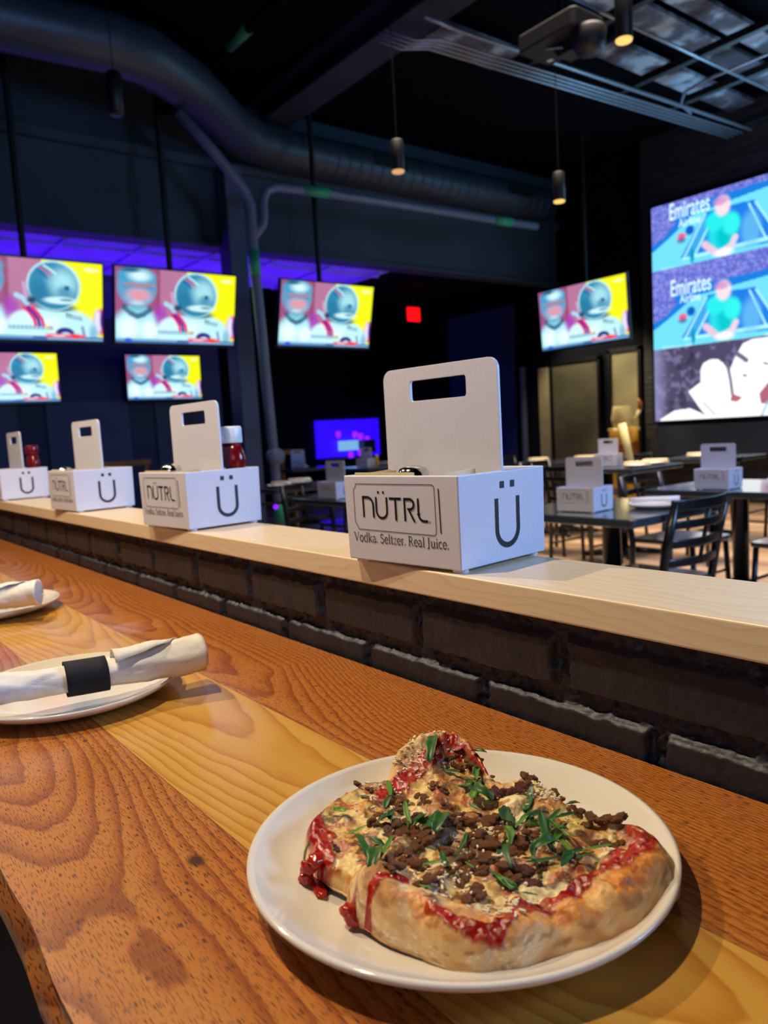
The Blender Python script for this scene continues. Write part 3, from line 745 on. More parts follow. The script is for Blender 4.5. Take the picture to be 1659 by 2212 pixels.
CRUSTIN = C2([(640, 690), (760, 800), (830, 850), (900, 830), (1020, 770), (1130, 780), (1240, 700), (1330, 640), (1450, 560), (1540, 470), (1500, 380)], ZB+.028)
OILY = [(C2([(740, 820), (860, 835), (960, 790)], ZB+.026), .010), (C2([(1080, 770), (1180, 750), (1260, 680)], ZB+.028), .014), (C2([(1150, 830), (1260, 790)], ZB+.02), .008), (C2([(1300, 640), (1420, 580), (1530, 470)], ZB+.03), .014), (C2([(640, 690), (690, 760)], ZB+.03), .006)]

def pizza_height(x, y):
    th = np.arctan2(y-PC[1], x-PC[0]); r = np.hypot(x-PC[0], y-PC[1]); Rb = fR(th)
    d = np.maximum(Rb-r, 0)*0.93; H = fH(th); W = fW(th); c = fC(th)
    rr = 0.011*c+0.007
    edge = np.sqrt(np.clip(1-(1-np.clip(d/rr, 0, 1))**2, 0, 1))
    inner = 0.0195 + (fbm(x*45, y*45, 3)-.5)*0.009
    far = np.exp(-((x+.455)**2+(y-.385)**2)/(2*.022**2))*0.015 + np.exp(-((x+.352)**2+(y-.385)**2)/(2*.018**2))*0.008
    k = sstep(0, 1, (d-W*0.42)/(W*0.95))
    z = (H-0.004)*(1-k) + (inner+far)*k
    lump = (fbm(x*70+5, y*70, 3)-.5)*0.008*(c) + (fbm(x*150+9, y*150, 3)-.5)*0.0030
    return edge*np.maximum(z+lump*sstep(0, .006, d), 0.003)

def fields(x, y):
    s = np.zeros_like(x)
    nz_ = (fbm(x*160, y*160, 4)-.5)*0.007
    for k_, (P_, w_) in enumerate(SAUCE):
        w_ = w_*(1.35 if k_ in (0, 1, 8, 9, 10, 11) else 1.12)
        s = np.maximum(s, 1-sstep(w_*0.75, w_*1.15, segdist(x, y, P_)+nz_))
    return s

def build_pizza():
    nt, nr_ = 1440, 190
    tq = TH; ts = np.linspace(0, 1, nr_)**0.85; ts = 1-(1-ts)**1.25
    Tt, Th = np.meshgrid(ts, tq, indexing='xy')            # rows theta
    Rb = RB[:, None]*np.ones_like(Tt)
    wob = 1 + (fbm(np.cos(Th)*9+20, np.sin(Th)*9+20, 3)-.5)*0.030
    r = Tt*Rb*wob
    x = PC[0]+r*np.cos(Th); y = PC[1]+r*np.sin(Th)
    d = (1-Tt)*Rb*0.93
    H = RH[:, None]; W = RW[:, None]; c = RC[:, None]
    s = fields(x, y)
    z = pizza_height(PC[0]+Tt*Rb*np.cos(Th), PC[1]+Tt*Rb*np.sin(Th))
    n1 = fbm(x*120, y*120, 4); n2 = fbm(x*45+9, y*45, 4); n3 = fbm(x*400, y*400, 3); n4 = fbm(x*60+30, y*60+11, 4)
    # region masks
    ci = segdist(x, y, CRUSTIN)
    crust = sstep(.45, .75, c+0*Tt)*(1-sstep(.80, 1.05, d/(W*1.0)+(n2-.5)*0.35))
    crust = np.maximum(crust, (1-sstep(0.0020, 0.0042, d))*(1-s))
    z = z + s*(1-crust*0.3)*0.0012 + (1-crust)*(1-s)*((n4-.5)*0.006+(n3-.5)*0.0005) + crust*(n3-.5)*0.0005
    col = np.zeros(x.shape+(3,)); A = lambda *q: np.array(lin(q))
    def blend(m_, cc):
        nonlocal col
        col = col*(1-m_[..., None]) + (cc if getattr(cc, 'ndim', 1) > 1 else np.array(cc))*m_[..., None]
    one = np.ones_like(x)
    # cheese base
    blend(one, A(232, 198, 116))
    blend(sstep(.48, .60, n2), A(244, 226, 164))
    blend(sstep(.54, .64, n4)*0.8, A(214, 146, 54))
    blend(sstep(.57, .70, fbm(x*75+3, y*75+8, 4))*0.85, A(160, 84, 26))
    blend(sstep(.60, .68, fbm(x*100+13, y*100+8, 3))*0.7, A(168, 44, 20))
    # browned meaty middle
    mid = np.exp(-(((x+.352)/.055)**2+((y-.325)/.050)**2))
    blend(sstep(.50, .64, fbm(x*60+50, y*60, 3)+mid*.14-.07)*0.75, A(164, 108, 60))
    blend(sstep(.62, .70, fbm(x*90+70, y*90, 3)+mid*.06)*0.8, A(92, 50, 30))
    blend(sstep(.66, .74, n3)*0.3, A(244, 226, 176))
    # oil-stained crust
    # crust
    X0, Y0 = x, y; x = X0+z*2.2; y = Y0-z*2.2
    n3c = fbm(x*420, y*420, 3)
    cr = A(226, 180, 116)*np.ones_like(col)
    def b2(m_, cc):
        nonlocal cr
        cr = cr*(1-m_[..., None]) + np.array(cc)*m_[..., None]
    b2(sstep(.48, .68, fbm(x*38+4, y*38+3, 3))*0.75, A(196, 128, 64))
    b2(sstep(.58, .72, fbm(x*60+14, y*60+3, 3))*0.6, A(150, 88, 42))
    b2(sstep(.46, .60, fbm(x*28+60, y*28, 3))*0.6, A(236, 208, 158))
    b2(sstep(.60, .72, n3c)*sstep(.4, .6, fbm(x*28+60, y*28, 3))*0.6, A(248, 234, 204))
    b2(sstep(.68, .78, fbm(x*110+60, y*110, 3))*0.5, A(138, 80, 40))
    x, y = X0, Y0
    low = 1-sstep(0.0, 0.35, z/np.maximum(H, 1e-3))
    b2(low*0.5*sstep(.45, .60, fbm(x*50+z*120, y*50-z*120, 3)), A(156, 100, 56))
    oil = np.zeros_like(x)
    for P_, w_ in OILY: oil = np.maximum(oil, 1-sstep(w_*.6, w_*1.3, segdist(x, y, P_)+(n2-.5)*.012))
    oil = oil*sstep(.55, .85, z/H); b2(oil*0.85, A(226, 142, 52)); b2(oil*sstep(.55, .65, n1)*0.8, A(186, 92, 26)); b2(oil*sstep(.57, .66, n4)*0.7, A(238, 196, 120))
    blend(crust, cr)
    # scorched left edge
    char = (1-sstep(.004, .012, d))*(x < -.425)*(y < .34)*sstep(.50, .60, n1)
    blend(char*0.9, A(58, 40, 30))
    # sauce
    sc = s*(1-0.25*sstep(.55, .7, n1))
    blend(sc, A(150, 22, 18)*(0.75+0.6*n2[..., None]) + 0*col)
    blend(sc*sstep(.58, .66, fbm(x*170, y*170+3, 3))*0.6, A(200, 62, 34))
    blend(sc*sstep(.66, .74, n3)*0.35, A(236, 190, 150))
    rough = 0.75*crust*(1-oil*.45) + (1-crust)*0.42; rough = rough*(1-s)+0.18*s
    # vertex list: ring rows by theta
    V = np.stack([x, y, z+ZP], -1)
    # bottom rim slightly undercut
    xb = PC[0]+(Rb[:, -1:]*0.965)*wob[:, -1:]*np.cos(Th[:, -1:]); yb = PC[1]+(Rb[:, -1:]*0.965)*wob[:, -1:]*np.sin(Th[:, -1:])
    xm = x[:, -1:]; ym = y[:, -1:]
    V[:, -1, 2] = ZP+0.0045
    Vb = np.stack([xb, yb, np.full_like(xb, ZP)], -1)
    V = np.concatenate([V, Vb], 1); colb = np.concatenate([col, np.tile(np.array(lin((120, 74, 40))), (nt, 1, 1)).reshape(nt, 1, 3)], 1)
    rough = np.concatenate([rough, np.full((nt, 1), .8)], 1)
    nc = nr_+1
    i = np.arange(nt)[:, None]; j = np.arange(nc-1)[None, :]
    a = i*nc+j; b = ((i+1) % nt)*nc+j
    F = np.stack([a, a+1, b+1, b], -1).reshape(-1, 4)
    me = bpy.data.meshes.new('pizza_crust'); me.from_pydata(V.reshape(-1, 3).tolist(), [], F.tolist()); me.update()
    ca = me.color_attributes.new('Col', 'FLOAT_COLOR', 'POINT')
    ca.data.foreach_set('color', np.concatenate([colb.reshape(-1, 3), rough.reshape(-1, 1)], 1).astype(np.float32).ravel())
    me.materials.append(vcol_mat('baked_pizza_surface', rough_attr=True, bumpscale=700, bumps=0.3, sss=0.12))
    me.polygons.foreach_set('use_smooth', [True]*len(me.polygons))
    root = empty('pizza', (PC[0], PC[1], ZP)); tag(root, 'irregular pizza with sausage, melted cheese, red sauce and basil shreds on the plate', 'pizza')
    o = bpy.data.objects.new('crust_and_cheese', me); COL.objects.link(o); o.parent = root; o.location = (-PC[0], -PC[1], -ZP)
    return root

pizza = build_pizza()
def zs(x, y): return float(pizza_height(np.array([x]), np.array([y]))[0])+ZP

def meat_mat():
    t = NT('browned_sausage'); co = t.co(); n1 = t.noise(co, 260, 5, 0.65); n2 = t.noise(co, 90, 2)
    c = t.ramp(n1, [(0.28, L4(90, 48, 26)), (0.42, L4(150, 94, 54)), (0.55, L4(192, 138, 86)), (0.72, L4(218, 174, 120))])
    t.P(Base_Color=t.mix(t.math('MULTIPLY', n2, 0.55), c, L4(124, 54, 44)), Roughness=t.ramp(n2, [(0.4, (0.14,)*3+(1,)), (0.6, (0.42,)*3+(1,))]))
    t.b.inputs['Specular IOR Level'].default_value = 0.35; t.b.inputs['Subsurface Weight'].default_value = 0.08; t.b.inputs['Subsurface Radius'].default_value = (0.003, 0.001, 0.001)
    t.bump(n1, 0.9, 0.0016); return t.m
def char_mat():
    return simple('charred_sausage', (112, 56, 42), 0.35, nscale=260, namp=0.5, bump=0.6)
MEAT, CHAR = meat_mat(), char_mat()
def crumb_mesh(seed, mat):
    bm = bmesh.new(); r2 = random.Random(seed)
    for k in range(r2.choice((8, 10, 12))):
        c = Vector((r2.uniform(-.8, .8), r2.uniform(-.75, .75), r2.uniform(-.1, .35)))*(0 if k == 0 else 1); s_ = r2.uniform(.22, .50)
        M4 = Matrix.Translation(c) @ Matrix.Diagonal((s_*r2.uniform(.8, 1.3), s_*r2.uniform(.8, 1.2), s_*r2.uniform(.65, 1.0), 1))
        bmesh.ops.create_icosphere(bm, subdivisions=3, radius=1, matrix=M4)
    for v in bm.verts:
        n_ = mnoise.noise(v.co*3.1+Vector((seed, 0, 0)))*.16 + mnoise.noise(v.co*8+Vector((seed, 3, 0)))*.14
        v.co += v.normal*n_ if v.normal.length > 0 else Vector()
    me = bpy.data.meshes.new('sausage_crumb'); bm.to_mesh(me); bm.free(); me.materials.append(mat)
    me.polygons.foreach_set('use_smooth', [True]*len(me.polygons)); return me
CR = [crumb_mesh(i+1, MEAT) for i in range(7)]; CRD = [crumb_mesh(i+21, CHAR) for i in range(3)]
SAUS = [(440,250,9),(475,262,7),(455,285,6),(570,310,10),(605,335,9),(590,300,7),(655,300,11),(690,320,8),(740,270,10),(700,265,8),(760,185,11),(800,200,9),(865,205,11),(900,215,8),(945,300,11,1),(985,305,12,1),(1025,300,12,1),(1060,285,10),(1060,222,14,1),(1095,245,12,1),(1045,245,9),(1140,275,15),(1175,290,15,1),(1195,310,11),(1120,300,11),(1150,320,9),
 (795,350,11),(765,380,12),(830,375,10),(900,370,14),(935,395,13),(880,415,12),(845,440,11),(920,440,12),(955,420,9),(560,420,11),(620,405,12),(660,440,12),(700,435,10),(585,480,11),(610,520,12),(650,510,11),(545,545,10),(560,590,9),(700,600,13),(665,612,10),(860,640,13),(790,490,10),(835,515,12),(880,500,12),(925,520,12),(960,545,9),(1000,440,13),(1045,455,13),(1085,440,11),(1010,490,9),(1040,545,12,1),(1070,590,11,1),(1095,560,9),(1300,380,12),(1345,385,13),(1395,368,15,1),(1260,385,9),(1330,435,12),(1375,455,9),(500,345,9),(480,375,9),(530,395,9),(525,470,7),(340,460,6,1),(625,135,9,1),(752,98,12,1),(750,330,8),(640,360,9),(1240,350,8),(1190,520,8),(980,600,9),(1010,580,9),(820,585,9),(770,560,8),(740,470,9),(880,560,8)]
inv = pizza.location.copy()
for s in SAUS:
    px, py, sz = s[0], s[1], s[2]; x, y = at_z(520+px/1.693, 1540+py/1.693, ZB+0.031)
    if np.hypot(x-PC[0], y-PC[1]) > fR(np.arctan2(y-PC[1], x-PC[0]))-.002: 
        x = PC[0]+(x-PC[0])*.95; y = PC[1]+(y-PC[1])*.95
    me = rnd.choice(CRD if len(s) > 3 else CR)
    o = bpy.data.objects.new('sausage_crumb', me); COL.objects.link(o); o.parent = pizza
    q = sz*0.00068; o.scale = (q*rnd.uniform(.9, 1.15), q*rnd.uniform(.85, 1.1), q*rnd.uniform(.6, .85))
    o.location = Vector((x, y, zs(x, y)-q*.02))-inv; o.rotation_euler = (rnd.uniform(-.4, .4), rnd.uniform(-.4, .4), rnd.uniform(0, 6.3))

# basil
BAS = []
for k, (a_, b_) in enumerate((((30, 74, 28), (70, 120, 44)), ((24, 62, 36), (56, 104, 54)), ((56, 104, 30), (120, 160, 60)))):
    t = NT('basil_leaf_green'); t.P(Base_Color=t.ramp(t.noise(t.co(), 0.9, 2), [(0.35, L4(*a_)), (0.65, L4(*b_))]), Roughness=0.42); BAS.append(t.m)
def leaf_mesh(seed, ln, wd, mat):
    """blade: ln x wd, ends pointed, curled and folded along the rib"""
    r2 = random.Random(seed); nx_, ny_ = 12, 7; V = []
    bend = r2.uniform(-1.2, 1.4); curl = r2.uniform(.2, 1.0); tw = r2.uniform(-1.0, 1.0); side = r2.uniform(-.7, .7)
    for i in range(nx_):
        t = i/(nx_-1); wv = wd*(math.sin(PI*(0.06+0.9*t))**0.65)*(1+.12*math.sin(t*17+seed))
        for j in range(ny_):
            s_ = j/(ny_-1)-.5; xx = (t-.5)*ln; yy = s_*wv + side*wd*math.sin(t*PI)*0.8
            zz = bend*ln*0.30*(1-(2*t-1)**2) + abs(s_)*wv*curl + math.sin(t*8+s_*4+seed)*wd*.06
            ang = tw*(t-.5); yy, zz = yy*math.cos(ang)-zz*math.sin(ang)*.3, zz+yy*math.sin(ang)
            V.append((xx, yy, zz))
    F = [(i*ny_+j, i*ny_+j+1, (i+1)*ny_+j+1, (i+1)*ny_+j) for i in range(nx_-1) for j in range(ny_-1)]
    n = len(V); th_ = 0.02
    V2 = [(a, b, c-th_) for a, b, c in V]; F2 = [tuple(n+k for k in reversed(f)) for f in F]
    bd = [i*ny_ for i in range(nx_)]+[(nx_-1)*ny_+j for j in range(1, ny_)]+[i*ny_+ny_-1 for i in range(nx_-2, -1, -1)]+[j for j in range(ny_-2, 0, -1)]
    F3 = [(bd[k], bd[(k+1) % len(bd)], n+bd[(k+1) % len(bd)], n+bd[k]) for k in range(len(bd))]
    me = bpy.data.meshes.new('basil_shred'); me.from_pydata(V+V2, [], F+F2+F3); me.update(); me.materials.append(mat)
    me.polygons.foreach_set('use_smooth', [True]*len(me.polygons)); return me
BIG = [leaf_mesh(i, 1, .62, BAS[i % 2]) for i in range(5)]; THIN = [leaf_mesh(i+9, 1, .20, BAS[i % 3]) for i in range(9)]; MED = [leaf_mesh(i+30, 1, .36, BAS[i % 3]) for i in range(6)]
# x, y, length in px of the crop, screen angle deg, kind
LV = [(702,178,52,75,'B'),(785,160,46,-15,'M'),(818,178,40,-60,'M'),(872,180,44,-10,'M'),(765,212,58,-20,'T'),(870,225,46,80,'M'),(850,245,44,30,'M'),(885,290,56,-35,'B'),(860,275,44,80,'M'),(812,245,36,60,'B'),(905,300,34,-40,'M'),
 (543,255,50,-80,'T'),(545,290,44,50,'M'),(448,288,20,-20,'T'),(362,345,44,-8,'M'),(530,372,46,30,'M'),(560,368,30,70,'M'),(612,350,50,-70,'T'),(615,375,34,80,'T'),(680,365,74,30,'B'),(722,392,60,70,'B'),(655,370,50,50,'M'),(700,400,40,-60,'M'),
 (425,402,60,20,'T'),(442,470,84,-52,'T'),(488,535,64,75,'B'),(532,480,60,60,'T'),(495,440,44,-15,'M'),(440,520,26,0,'M'),(470,510,44,-50,'T'),(808,440,46,60,'T'),(745,518,54,-70,'M'),(705,548,56,10,'T'),(800,495,34,30,'T'),(855,325,40,-30,'T'),(835,535,34,-40,'T'),
 (983,368,52,-70,'B'),(1052,330,62,70,'M'),(1035,390,64,50,'T'),(1050,370,48,-40,'T'),(1085,385,66,20,'M'),(1100,400,80,-15,'T'),(1140,400,70,50,'M'),(1115,430,90,-70,'T'),(1160,420,80,-40,'T'),(1115,470,70,20,'B'),(1090,480,50,60,'M'),(1180,470,80,-50,'T'),(1150,445,66,70,'T'),(1190,385,60,25,'T'),(1210,440,56,-30,'T'),(1060,410,60,0,'T'),
 (1105,535,96,12,'T'),(1060,535,44,-20,'M'),(1200,525,70,55,'M'),(1215,500,66,35,'T'),(1290,487,104,2,'T'),(1255,510,60,20,'T'),(965,445,70,60,'T'),(975,425,50,-70,'M'),(983,520,66,-80,'T'),(930,585,50,-40,'T'),(962,602,76,-38,'M'),(985,615,50,-30,'M'),(1055,642,46,-18,'T'),(675,662,36,-8,'T'),(1240,318,66,-15,'M'),(1290,336,110,2,'T'),(1345,345,90,-5,'T'),(1215,345,40,10,'M'),(1230,300,50,-30,'M'),(1170,430,44,10,'M')]
for k, (px, py, ln, an, kd) in enumerate(LV):
    x, y = at_z(520+px/1.693, 1540+py/1.693, ZB+0.034)
    x2, y2 = at_z(520+(px+20*math.cos(R(an)))/1.693, 1540+(py-20*math.sin(R(an)))/1.693, ZB+0.034)
    if np.hypot(x-PC[0], y-PC[1]) > fR(np.arctan2(y-PC[1], x-PC[0]))-.003: x = PC[0]+(x-PC[0])*.96; y = PC[1]+(y-PC[1])*.96
    dd = math.hypot(x2-x, y2-y)
    me = {'B': BIG, 'M': MED, 'T': THIN}[kd]; me = me[k % len(me)]
    o = bpy.data.objects.new('basil_shred', me); COL.objects.link(o); o.parent = pizza
    q = dd/20*ln*1.35; o.scale = (q, min(q, .016), min(q, .016)*.8) if kd != 'T' else (q, max(q*.8, .012), q*.45)
    o.location = Vector((x, y, zs(x, y)+0.0042+0.0006*(k % 3)))-inv; o.rotation_euler = (rnd.uniform(-.35, .35), rnd.uniform(-.2, .2), math.atan2(y2-y, x2-x))

# grated hard cheese: loose crumbs
def grains():
    b = MB(); r2 = random.Random(3); spots = [(700, 150, 110, 45, 70), (600, 150, 60, 45, 30), (1120, 290, 45, 35, 110), (890, 380, 40, 30, 40), (720, 560, 130, 90, 60), (1330, 440, 50, 40, 15), (960, 660, 120, 40, 40), (520, 300, 120, 120, 60), (1000, 430, 260, 150, 80)]
    for cx, cy, sx, sy, n in spots:
        for _ in range(n):
            px, py = r2.gauss(cx, sx*.5), r2.gauss(cy, sy*.5); x, y = at_z(520+px/1.693, 1540+py/1.693, ZB+0.036)
            th = math.atan2(y-PC[1], x-PC[0])
            if math.hypot(x-PC[0], y-PC[1]) > float(fR(th))-.004: continue
            z = zs(x, y)+0.0012; s_ = r2.uniform(.0005, .0012); a = r2.uniform(0, 3.1); e = s_*r2.uniform(.8, 2.2)
            u = (math.cos(a)*e, math.sin(a)*e); v = (-math.sin(a)*s_*.6, math.cos(a)*s_*.6)
            V = [(x+u[0]*i+v[0]*j, y+u[1]*i+v[1]*j, z+h) for h in (-s_*.5, s_*.6) for i, j in ((-1, -1), (1, -1), (1, 1), (-1, 1))]
            b.add(V, [(3, 2, 1, 0), (4, 5, 6, 7), (0, 1, 5, 4), (1, 2, 6, 5), (2, 3, 7, 6), (3, 0, 4, 7)])
    o = b.build('grated_cheese', M['cream']); o.parent = pizza; o.location = -inv; o['kind'] = 'stuff'
grains()
# sauce that ran down onto the plate at the left edge
for k, (px, py, zz, sx, sy) in enumerate(((285, 640, .0085, .013, .004), (252, 560, .020, .006, .006), (240, 600, .012, .006, .005), (412, 755, .012, .005, .005), (395, 725, .016, .006, .005), (270, 540, .024, .006, .005))):
    x, y = at_z(520+px/1.693, 1540+py/1.693, ZB+zz)
    bm = bmesh.new(); bmesh.ops.create_icosphere(bm, subdivisions=3, radius=1)
    for v in bm.verts: v.co *= 1+mnoise.noise(v.co*1.7+Vector((k*3, 0, 0)))*.35
    me = bpy.data.meshes.new('sauce_drip'); bm.to_mesh(me); bm.free(); me.polygons.foreach_set('use_smooth', [True]*len(me.polygons))
    me.materials.append(SAUCEM if k else (globals().__setitem__('SAUCEM', simple('tomato_sauce', (168, 34, 20), 0.2, nscale=300, namp=0.3)) or SAUCEM))
    o = bpy.data.objects.new('sauce_drip', me); COL.objects.link(o); o.parent = pizza; o.scale = (sx, sy, .0042 if zz > .009 else .002)
    o.location = Vector((x, y, ZB+zz))-inv; o.rotation_euler = (0, 0, -.3)

# ------------------------------------------------------------------ television pictures
class Pic:
    """colour field sampled at u (left-right), v (top-down)"""
    def __init__(s, U, V): s.U, s.V = U, V; s.c = np.zeros(U.shape+(3,))
    def put(s, m_, rgb, a=1.0):
        m_ = (np.clip(m_, 0, 1)*a)[..., None]; s.c = s.c*(1-m_) + np.array(lin(rgb))*m_
    def ell(s, cx, cy, rx, ry, rgb, soft=.15, a=1.0, ang=0):
        ca, sa = math.cos(R(ang)), math.sin(R(ang)); x = s.U-cx; y = s.V-cy
        xr = x*ca+y*sa; yr = -x*sa+y*ca
        s.put(1-sstep(1-soft, 1+soft, np.sqrt((xr/rx)**2+(yr/ry)**2)), rgb, a)
    def rect(s, x0, x1, y0, y1, rgb, soft=.006, a=1.0):
        s.put(sstep(x0-soft, x0+soft, s.U)*(1-sstep(x1-soft, x1+soft, s.U))*sstep(y0-soft, y0+soft, s.V)*(1-sstep(y1-soft, y1+soft, s.V)), rgb, a)
    def line(s, pts, w_, rgb, a=1.0, asp=1.0):
        d = segdist(s.U, s.V*asp, [(x, y*asp) for x, y in pts]); s.put(1-sstep(w_*.6, w_*1.3, d), rgb, a)
    def poly(s, pts, rgb, soft=.004, a=1.0):
        inside = np.zeros(s.U.shape, bool); n = len(pts)
        for i in range(n):
            (x1, y1), (x2, y2) = pts[i], pts[(i+1) % n]
            if y1 == y2: continue
            k = ((s.V >= min(y1, y2)) & (s.V < max(y1, y2))); xi = x1+(s.V-y1)*(x2-x1)/(y2-y1); inside ^= k & (s.U < xi)
        s.put(inside.astype(float), rgb, a)

def football(p):
    U, V = p.U, p.V; A = .5625
    p.put(np.ones_like(U), (186, 120, 158))
    p.rect(.0, .34, 0, 1, (160, 84, 130)); p.rect(.325, .355, 0, .62, (150, 60, 90), .01, .7)
    p.rect(.575, 1.01, -.1, 1.1, (246, 250, 10)); p.ell(.92, .085, .05, .022, (255, 255, 190), .5)
    # player facing the camera at left
    p.ell(.17, .98, .23, .46, (176, 238, 255), .15); p.ell(.10, .80, .08, .14, (236, 255, 255), .6); p.ell(.27, .82, .07, .12, (236, 255, 255), .6)
    p.ell(.36, .62, .05, .15, (170, 60, 190), .5, .8)
    p.line([(.07, .52), (.12, .60), (.17, .64), (.22, .61), (.27, .54)], .022, (30, 90, 130), .9, A); p.ell(.17, .53, .07, .05, (120, 200, 220), .5)
    p.ell(.17, .25, .155, .27, (96, 160, 200), .10); p.ell(.18, .37, .10, .115, (196, 168, 196), .4); p.ell(.19, .36, .06, .06, (236, 150, 160), .7, .8)
    p.line([(.09, .40), (.17, .47), (.27, .42)], .010, (120, 190, 220), .8, A); p.ell(.17, .46, .05, .03, (190, 220, 235), .6)
    p.ell(.17, .11, .15, .11, (60, 160, 206), .25); p.ell(.19, .10, .08, .07, (214, 252, 255), .7); p.ell(.12, .03, .07, .03, (30, 100, 140), .6)
    p.rect(.07, .30, .205, .232, (216, 112, 84), .02, .85); p.rect(.06, .31, .245, .262, (60, 110, 160), .02, .5)
    # white shoulder pads of the player seen from behind
    p.ell(.99, .74, .06, .17, (226, 30, 120), .2); p.ell(.965, .74, .03, .15, (236, 230, 255), .4); p.ell(1.0, .72, .02, .13, (90, 20, 150), .4)
    p.ell(.66, .90, .30, .33, (196, 244, 255), .08); p.ell(.66, .80, .16, .10, (230, 255, 255), .6); p.ell(.46, .83, .13, .20, (214, 248, 255), .15); p.ell(.80, .80, .12, .14, (196, 246, 255), .5)
    for k, cc in enumerate(((236, 30, 110), (50, 40, 150), (236, 30, 110))):
        x = .470+k*.026; p.line([(x-.02, .60), (x+.015, .66), (x+.045, .74), (x+.055, .83)], .012, cc, 1, A)
    p.ell(.68, .58, .12, .05, (36, 110, 120), .4); p.ell(.68, .565, .10, .025, (150, 120, 90), .4, .8)
    # helmet
    p.line([(.40, .45), (.44, .48), (.47, .54)], .018, (170, 220, 245), 1, A); p.line([(.45, .30), (.46, .42), (.48, .52)], .012, (200, 170, 210), .9, A)
    p.ell(.655, .31, .185, .31, (190, 240, 248), .04); p.ell(.655, .315, .172, .292, (44, 138, 178), .06)
    p.ell(.72, .27, .09, .16, (190, 250, 255), .7, .75); p.ell(.55, .42, .06, .15, (40, 120, 160), .5, .8); p.ell(.73, .38, .05, .07, (50, 140, 176), .6, .8)
    p.line([(.56, .09), (.60, .13), (.64, .19)], .006, (230, 60, 120), .9, A); p.line([(.59, .07), (.63, .11), (.67, .16)], .008, (200, 240, 250), .9, A); p.line([(.545, .13), (.58, .17), (.61, .22)], .006, (40, 60, 140), .7, A)
    p.ell(.70, .49, .115, .045, (206, 246, 250), .3); p.ell(.74, .48, .045, .015, (70, 140, 160), .4); p.ell(.745, .33, .018, .03, (30, 90, 150), .4); p.ell(.50, .50, .03, .04, (20, 70, 110), .5)
    # name and number smudges
    for k in range(6): p.line([(.74+k*.020, .66+k*.006), (.742+k*.020, .70+k*.006)], .006, (60, 120, 130), .8, A)
    p.line([(.735, .655), (.77, .665)], .006, (60, 120, 130), .8, A)
    p.ell(.725, .90, .065, .07, (34, 44, 130), .15); p.ell(.73, .93, .035, .04, (200, 240, 255), .3); p.line([(.85, .82), (.87, .98)], .012, (60, 110, 170), .7, A); p.ell(.93, .90, .03, .12, (60, 150, 200), .6, .6)
    # score strip and ticker
    p.rect(.34, .64, .82, .865, (74, 130, 176), .012, .75); p.ell(.60, .84, .018, .02, (240, 200, 60), .4)
    for k in range(9): p.ell(.36+k*.028, .84, .009, .014, (190, 240, 250), .5, .8)
    p.rect(.36, .62, .875, .915, (190, 250, 255), .02, .9)
    p.rect(-.1, 1.1, .945, 1.1, (60, 110, 170)); p.rect(0, .5, .955, .968, (150, 210, 240), .006); p.rect(.6, 1, .972, .985, (150, 210, 240), .006)
    p.rect(.59, .87, .915, .962, (240, 90, 120), .02); p.ell(.80, .94, .03, .03, (255, 60, 60), .4); p.ell(.68, .94, .05, .012, (255, 210, 220), .5); p.ell(.10, .965, .03, .03, (40, 90, 220), .4)
    p.c += (fbm(U*60, V*40, 2)[..., None]-.5)*.05*p.c

def screen_mesh(name, w_, h_, nx_, nz_, paint, strength, origin=(0, 0)):
    us = np.linspace(0, 1, nx_); vs = np.linspace(0, 1, nz_); Ug, Vg = np.meshgrid(us, vs)
    p = Pic(Ug, Vg); paint(p)
    X = (Ug-.5)*w_; Z = (.5-Vg)*h_; V = np.stack([X, np.zeros_like(X), Z], -1).reshape(-1, 3)
    i = (np.arange(nx_-1)[None, :]+nx_*np.arange(nz_-1)[:, None]).reshape(-1)
    F = np.stack([i, i+nx_, i+nx_+1, i+1], -1)
    me = bpy.data.meshes.new(name); me.from_pydata(V.tolist(), [], F.tolist()); me.update()
    ca = me.color_attributes.new('Col', 'FLOAT_COLOR', 'POINT'); col = np.clip(p.c, 0, 1.5).reshape(-1, 3)
    ca.data.foreach_set('color', np.concatenate([col, np.ones((len(col), 1))], 1).astype(np.float32).ravel())
    me.materials.append(vcol_mat(name+'_picture', emission=strength)); return me
TVP = screen_mesh('football_broadcast', 1.0, 0.5625, 300, 170, football, 1.05)

def make_tv(w_, pole=True, top=4.9):
    """faces local -Y; origin at the screen centre"""
    h_ = w_*.5625; root = empty('television')
    b = MB(); e = 0.014
    b.box(-w_/2-e, w_/2+e, 0.002, 0.045, -h_/2-0.028, h_/2+e)
    b.box(-w_/2-e, w_/2+e, -0.006, 0.002, h_/2, h_/2+e).box(-w_/2-e, w_/2+e, -0.006, 0.002, -h_/2-0.028, -h_/2).box(-w_/2-e, -w_/2, -0.006, 0.002, -h_/2, h_/2).box(w_/2, w_/2+e, -0.006, 0.002, -h_/2, h_/2)
    b.build('bezel', M['tvback'], root, False, 0.003)
    s = bpy.data.objects.new('screen', TVP); COL.objects.link(s); s.parent = root; s.scale = (w_, 1, w_)
    MB().box(-w_*.3, w_*.3, 0.045, 0.07, -h_*.25, h_*.3).box(-.10, .10, 0.07, 0.16, -.12, .12).build('mount', M['blackm'], root)
    return root
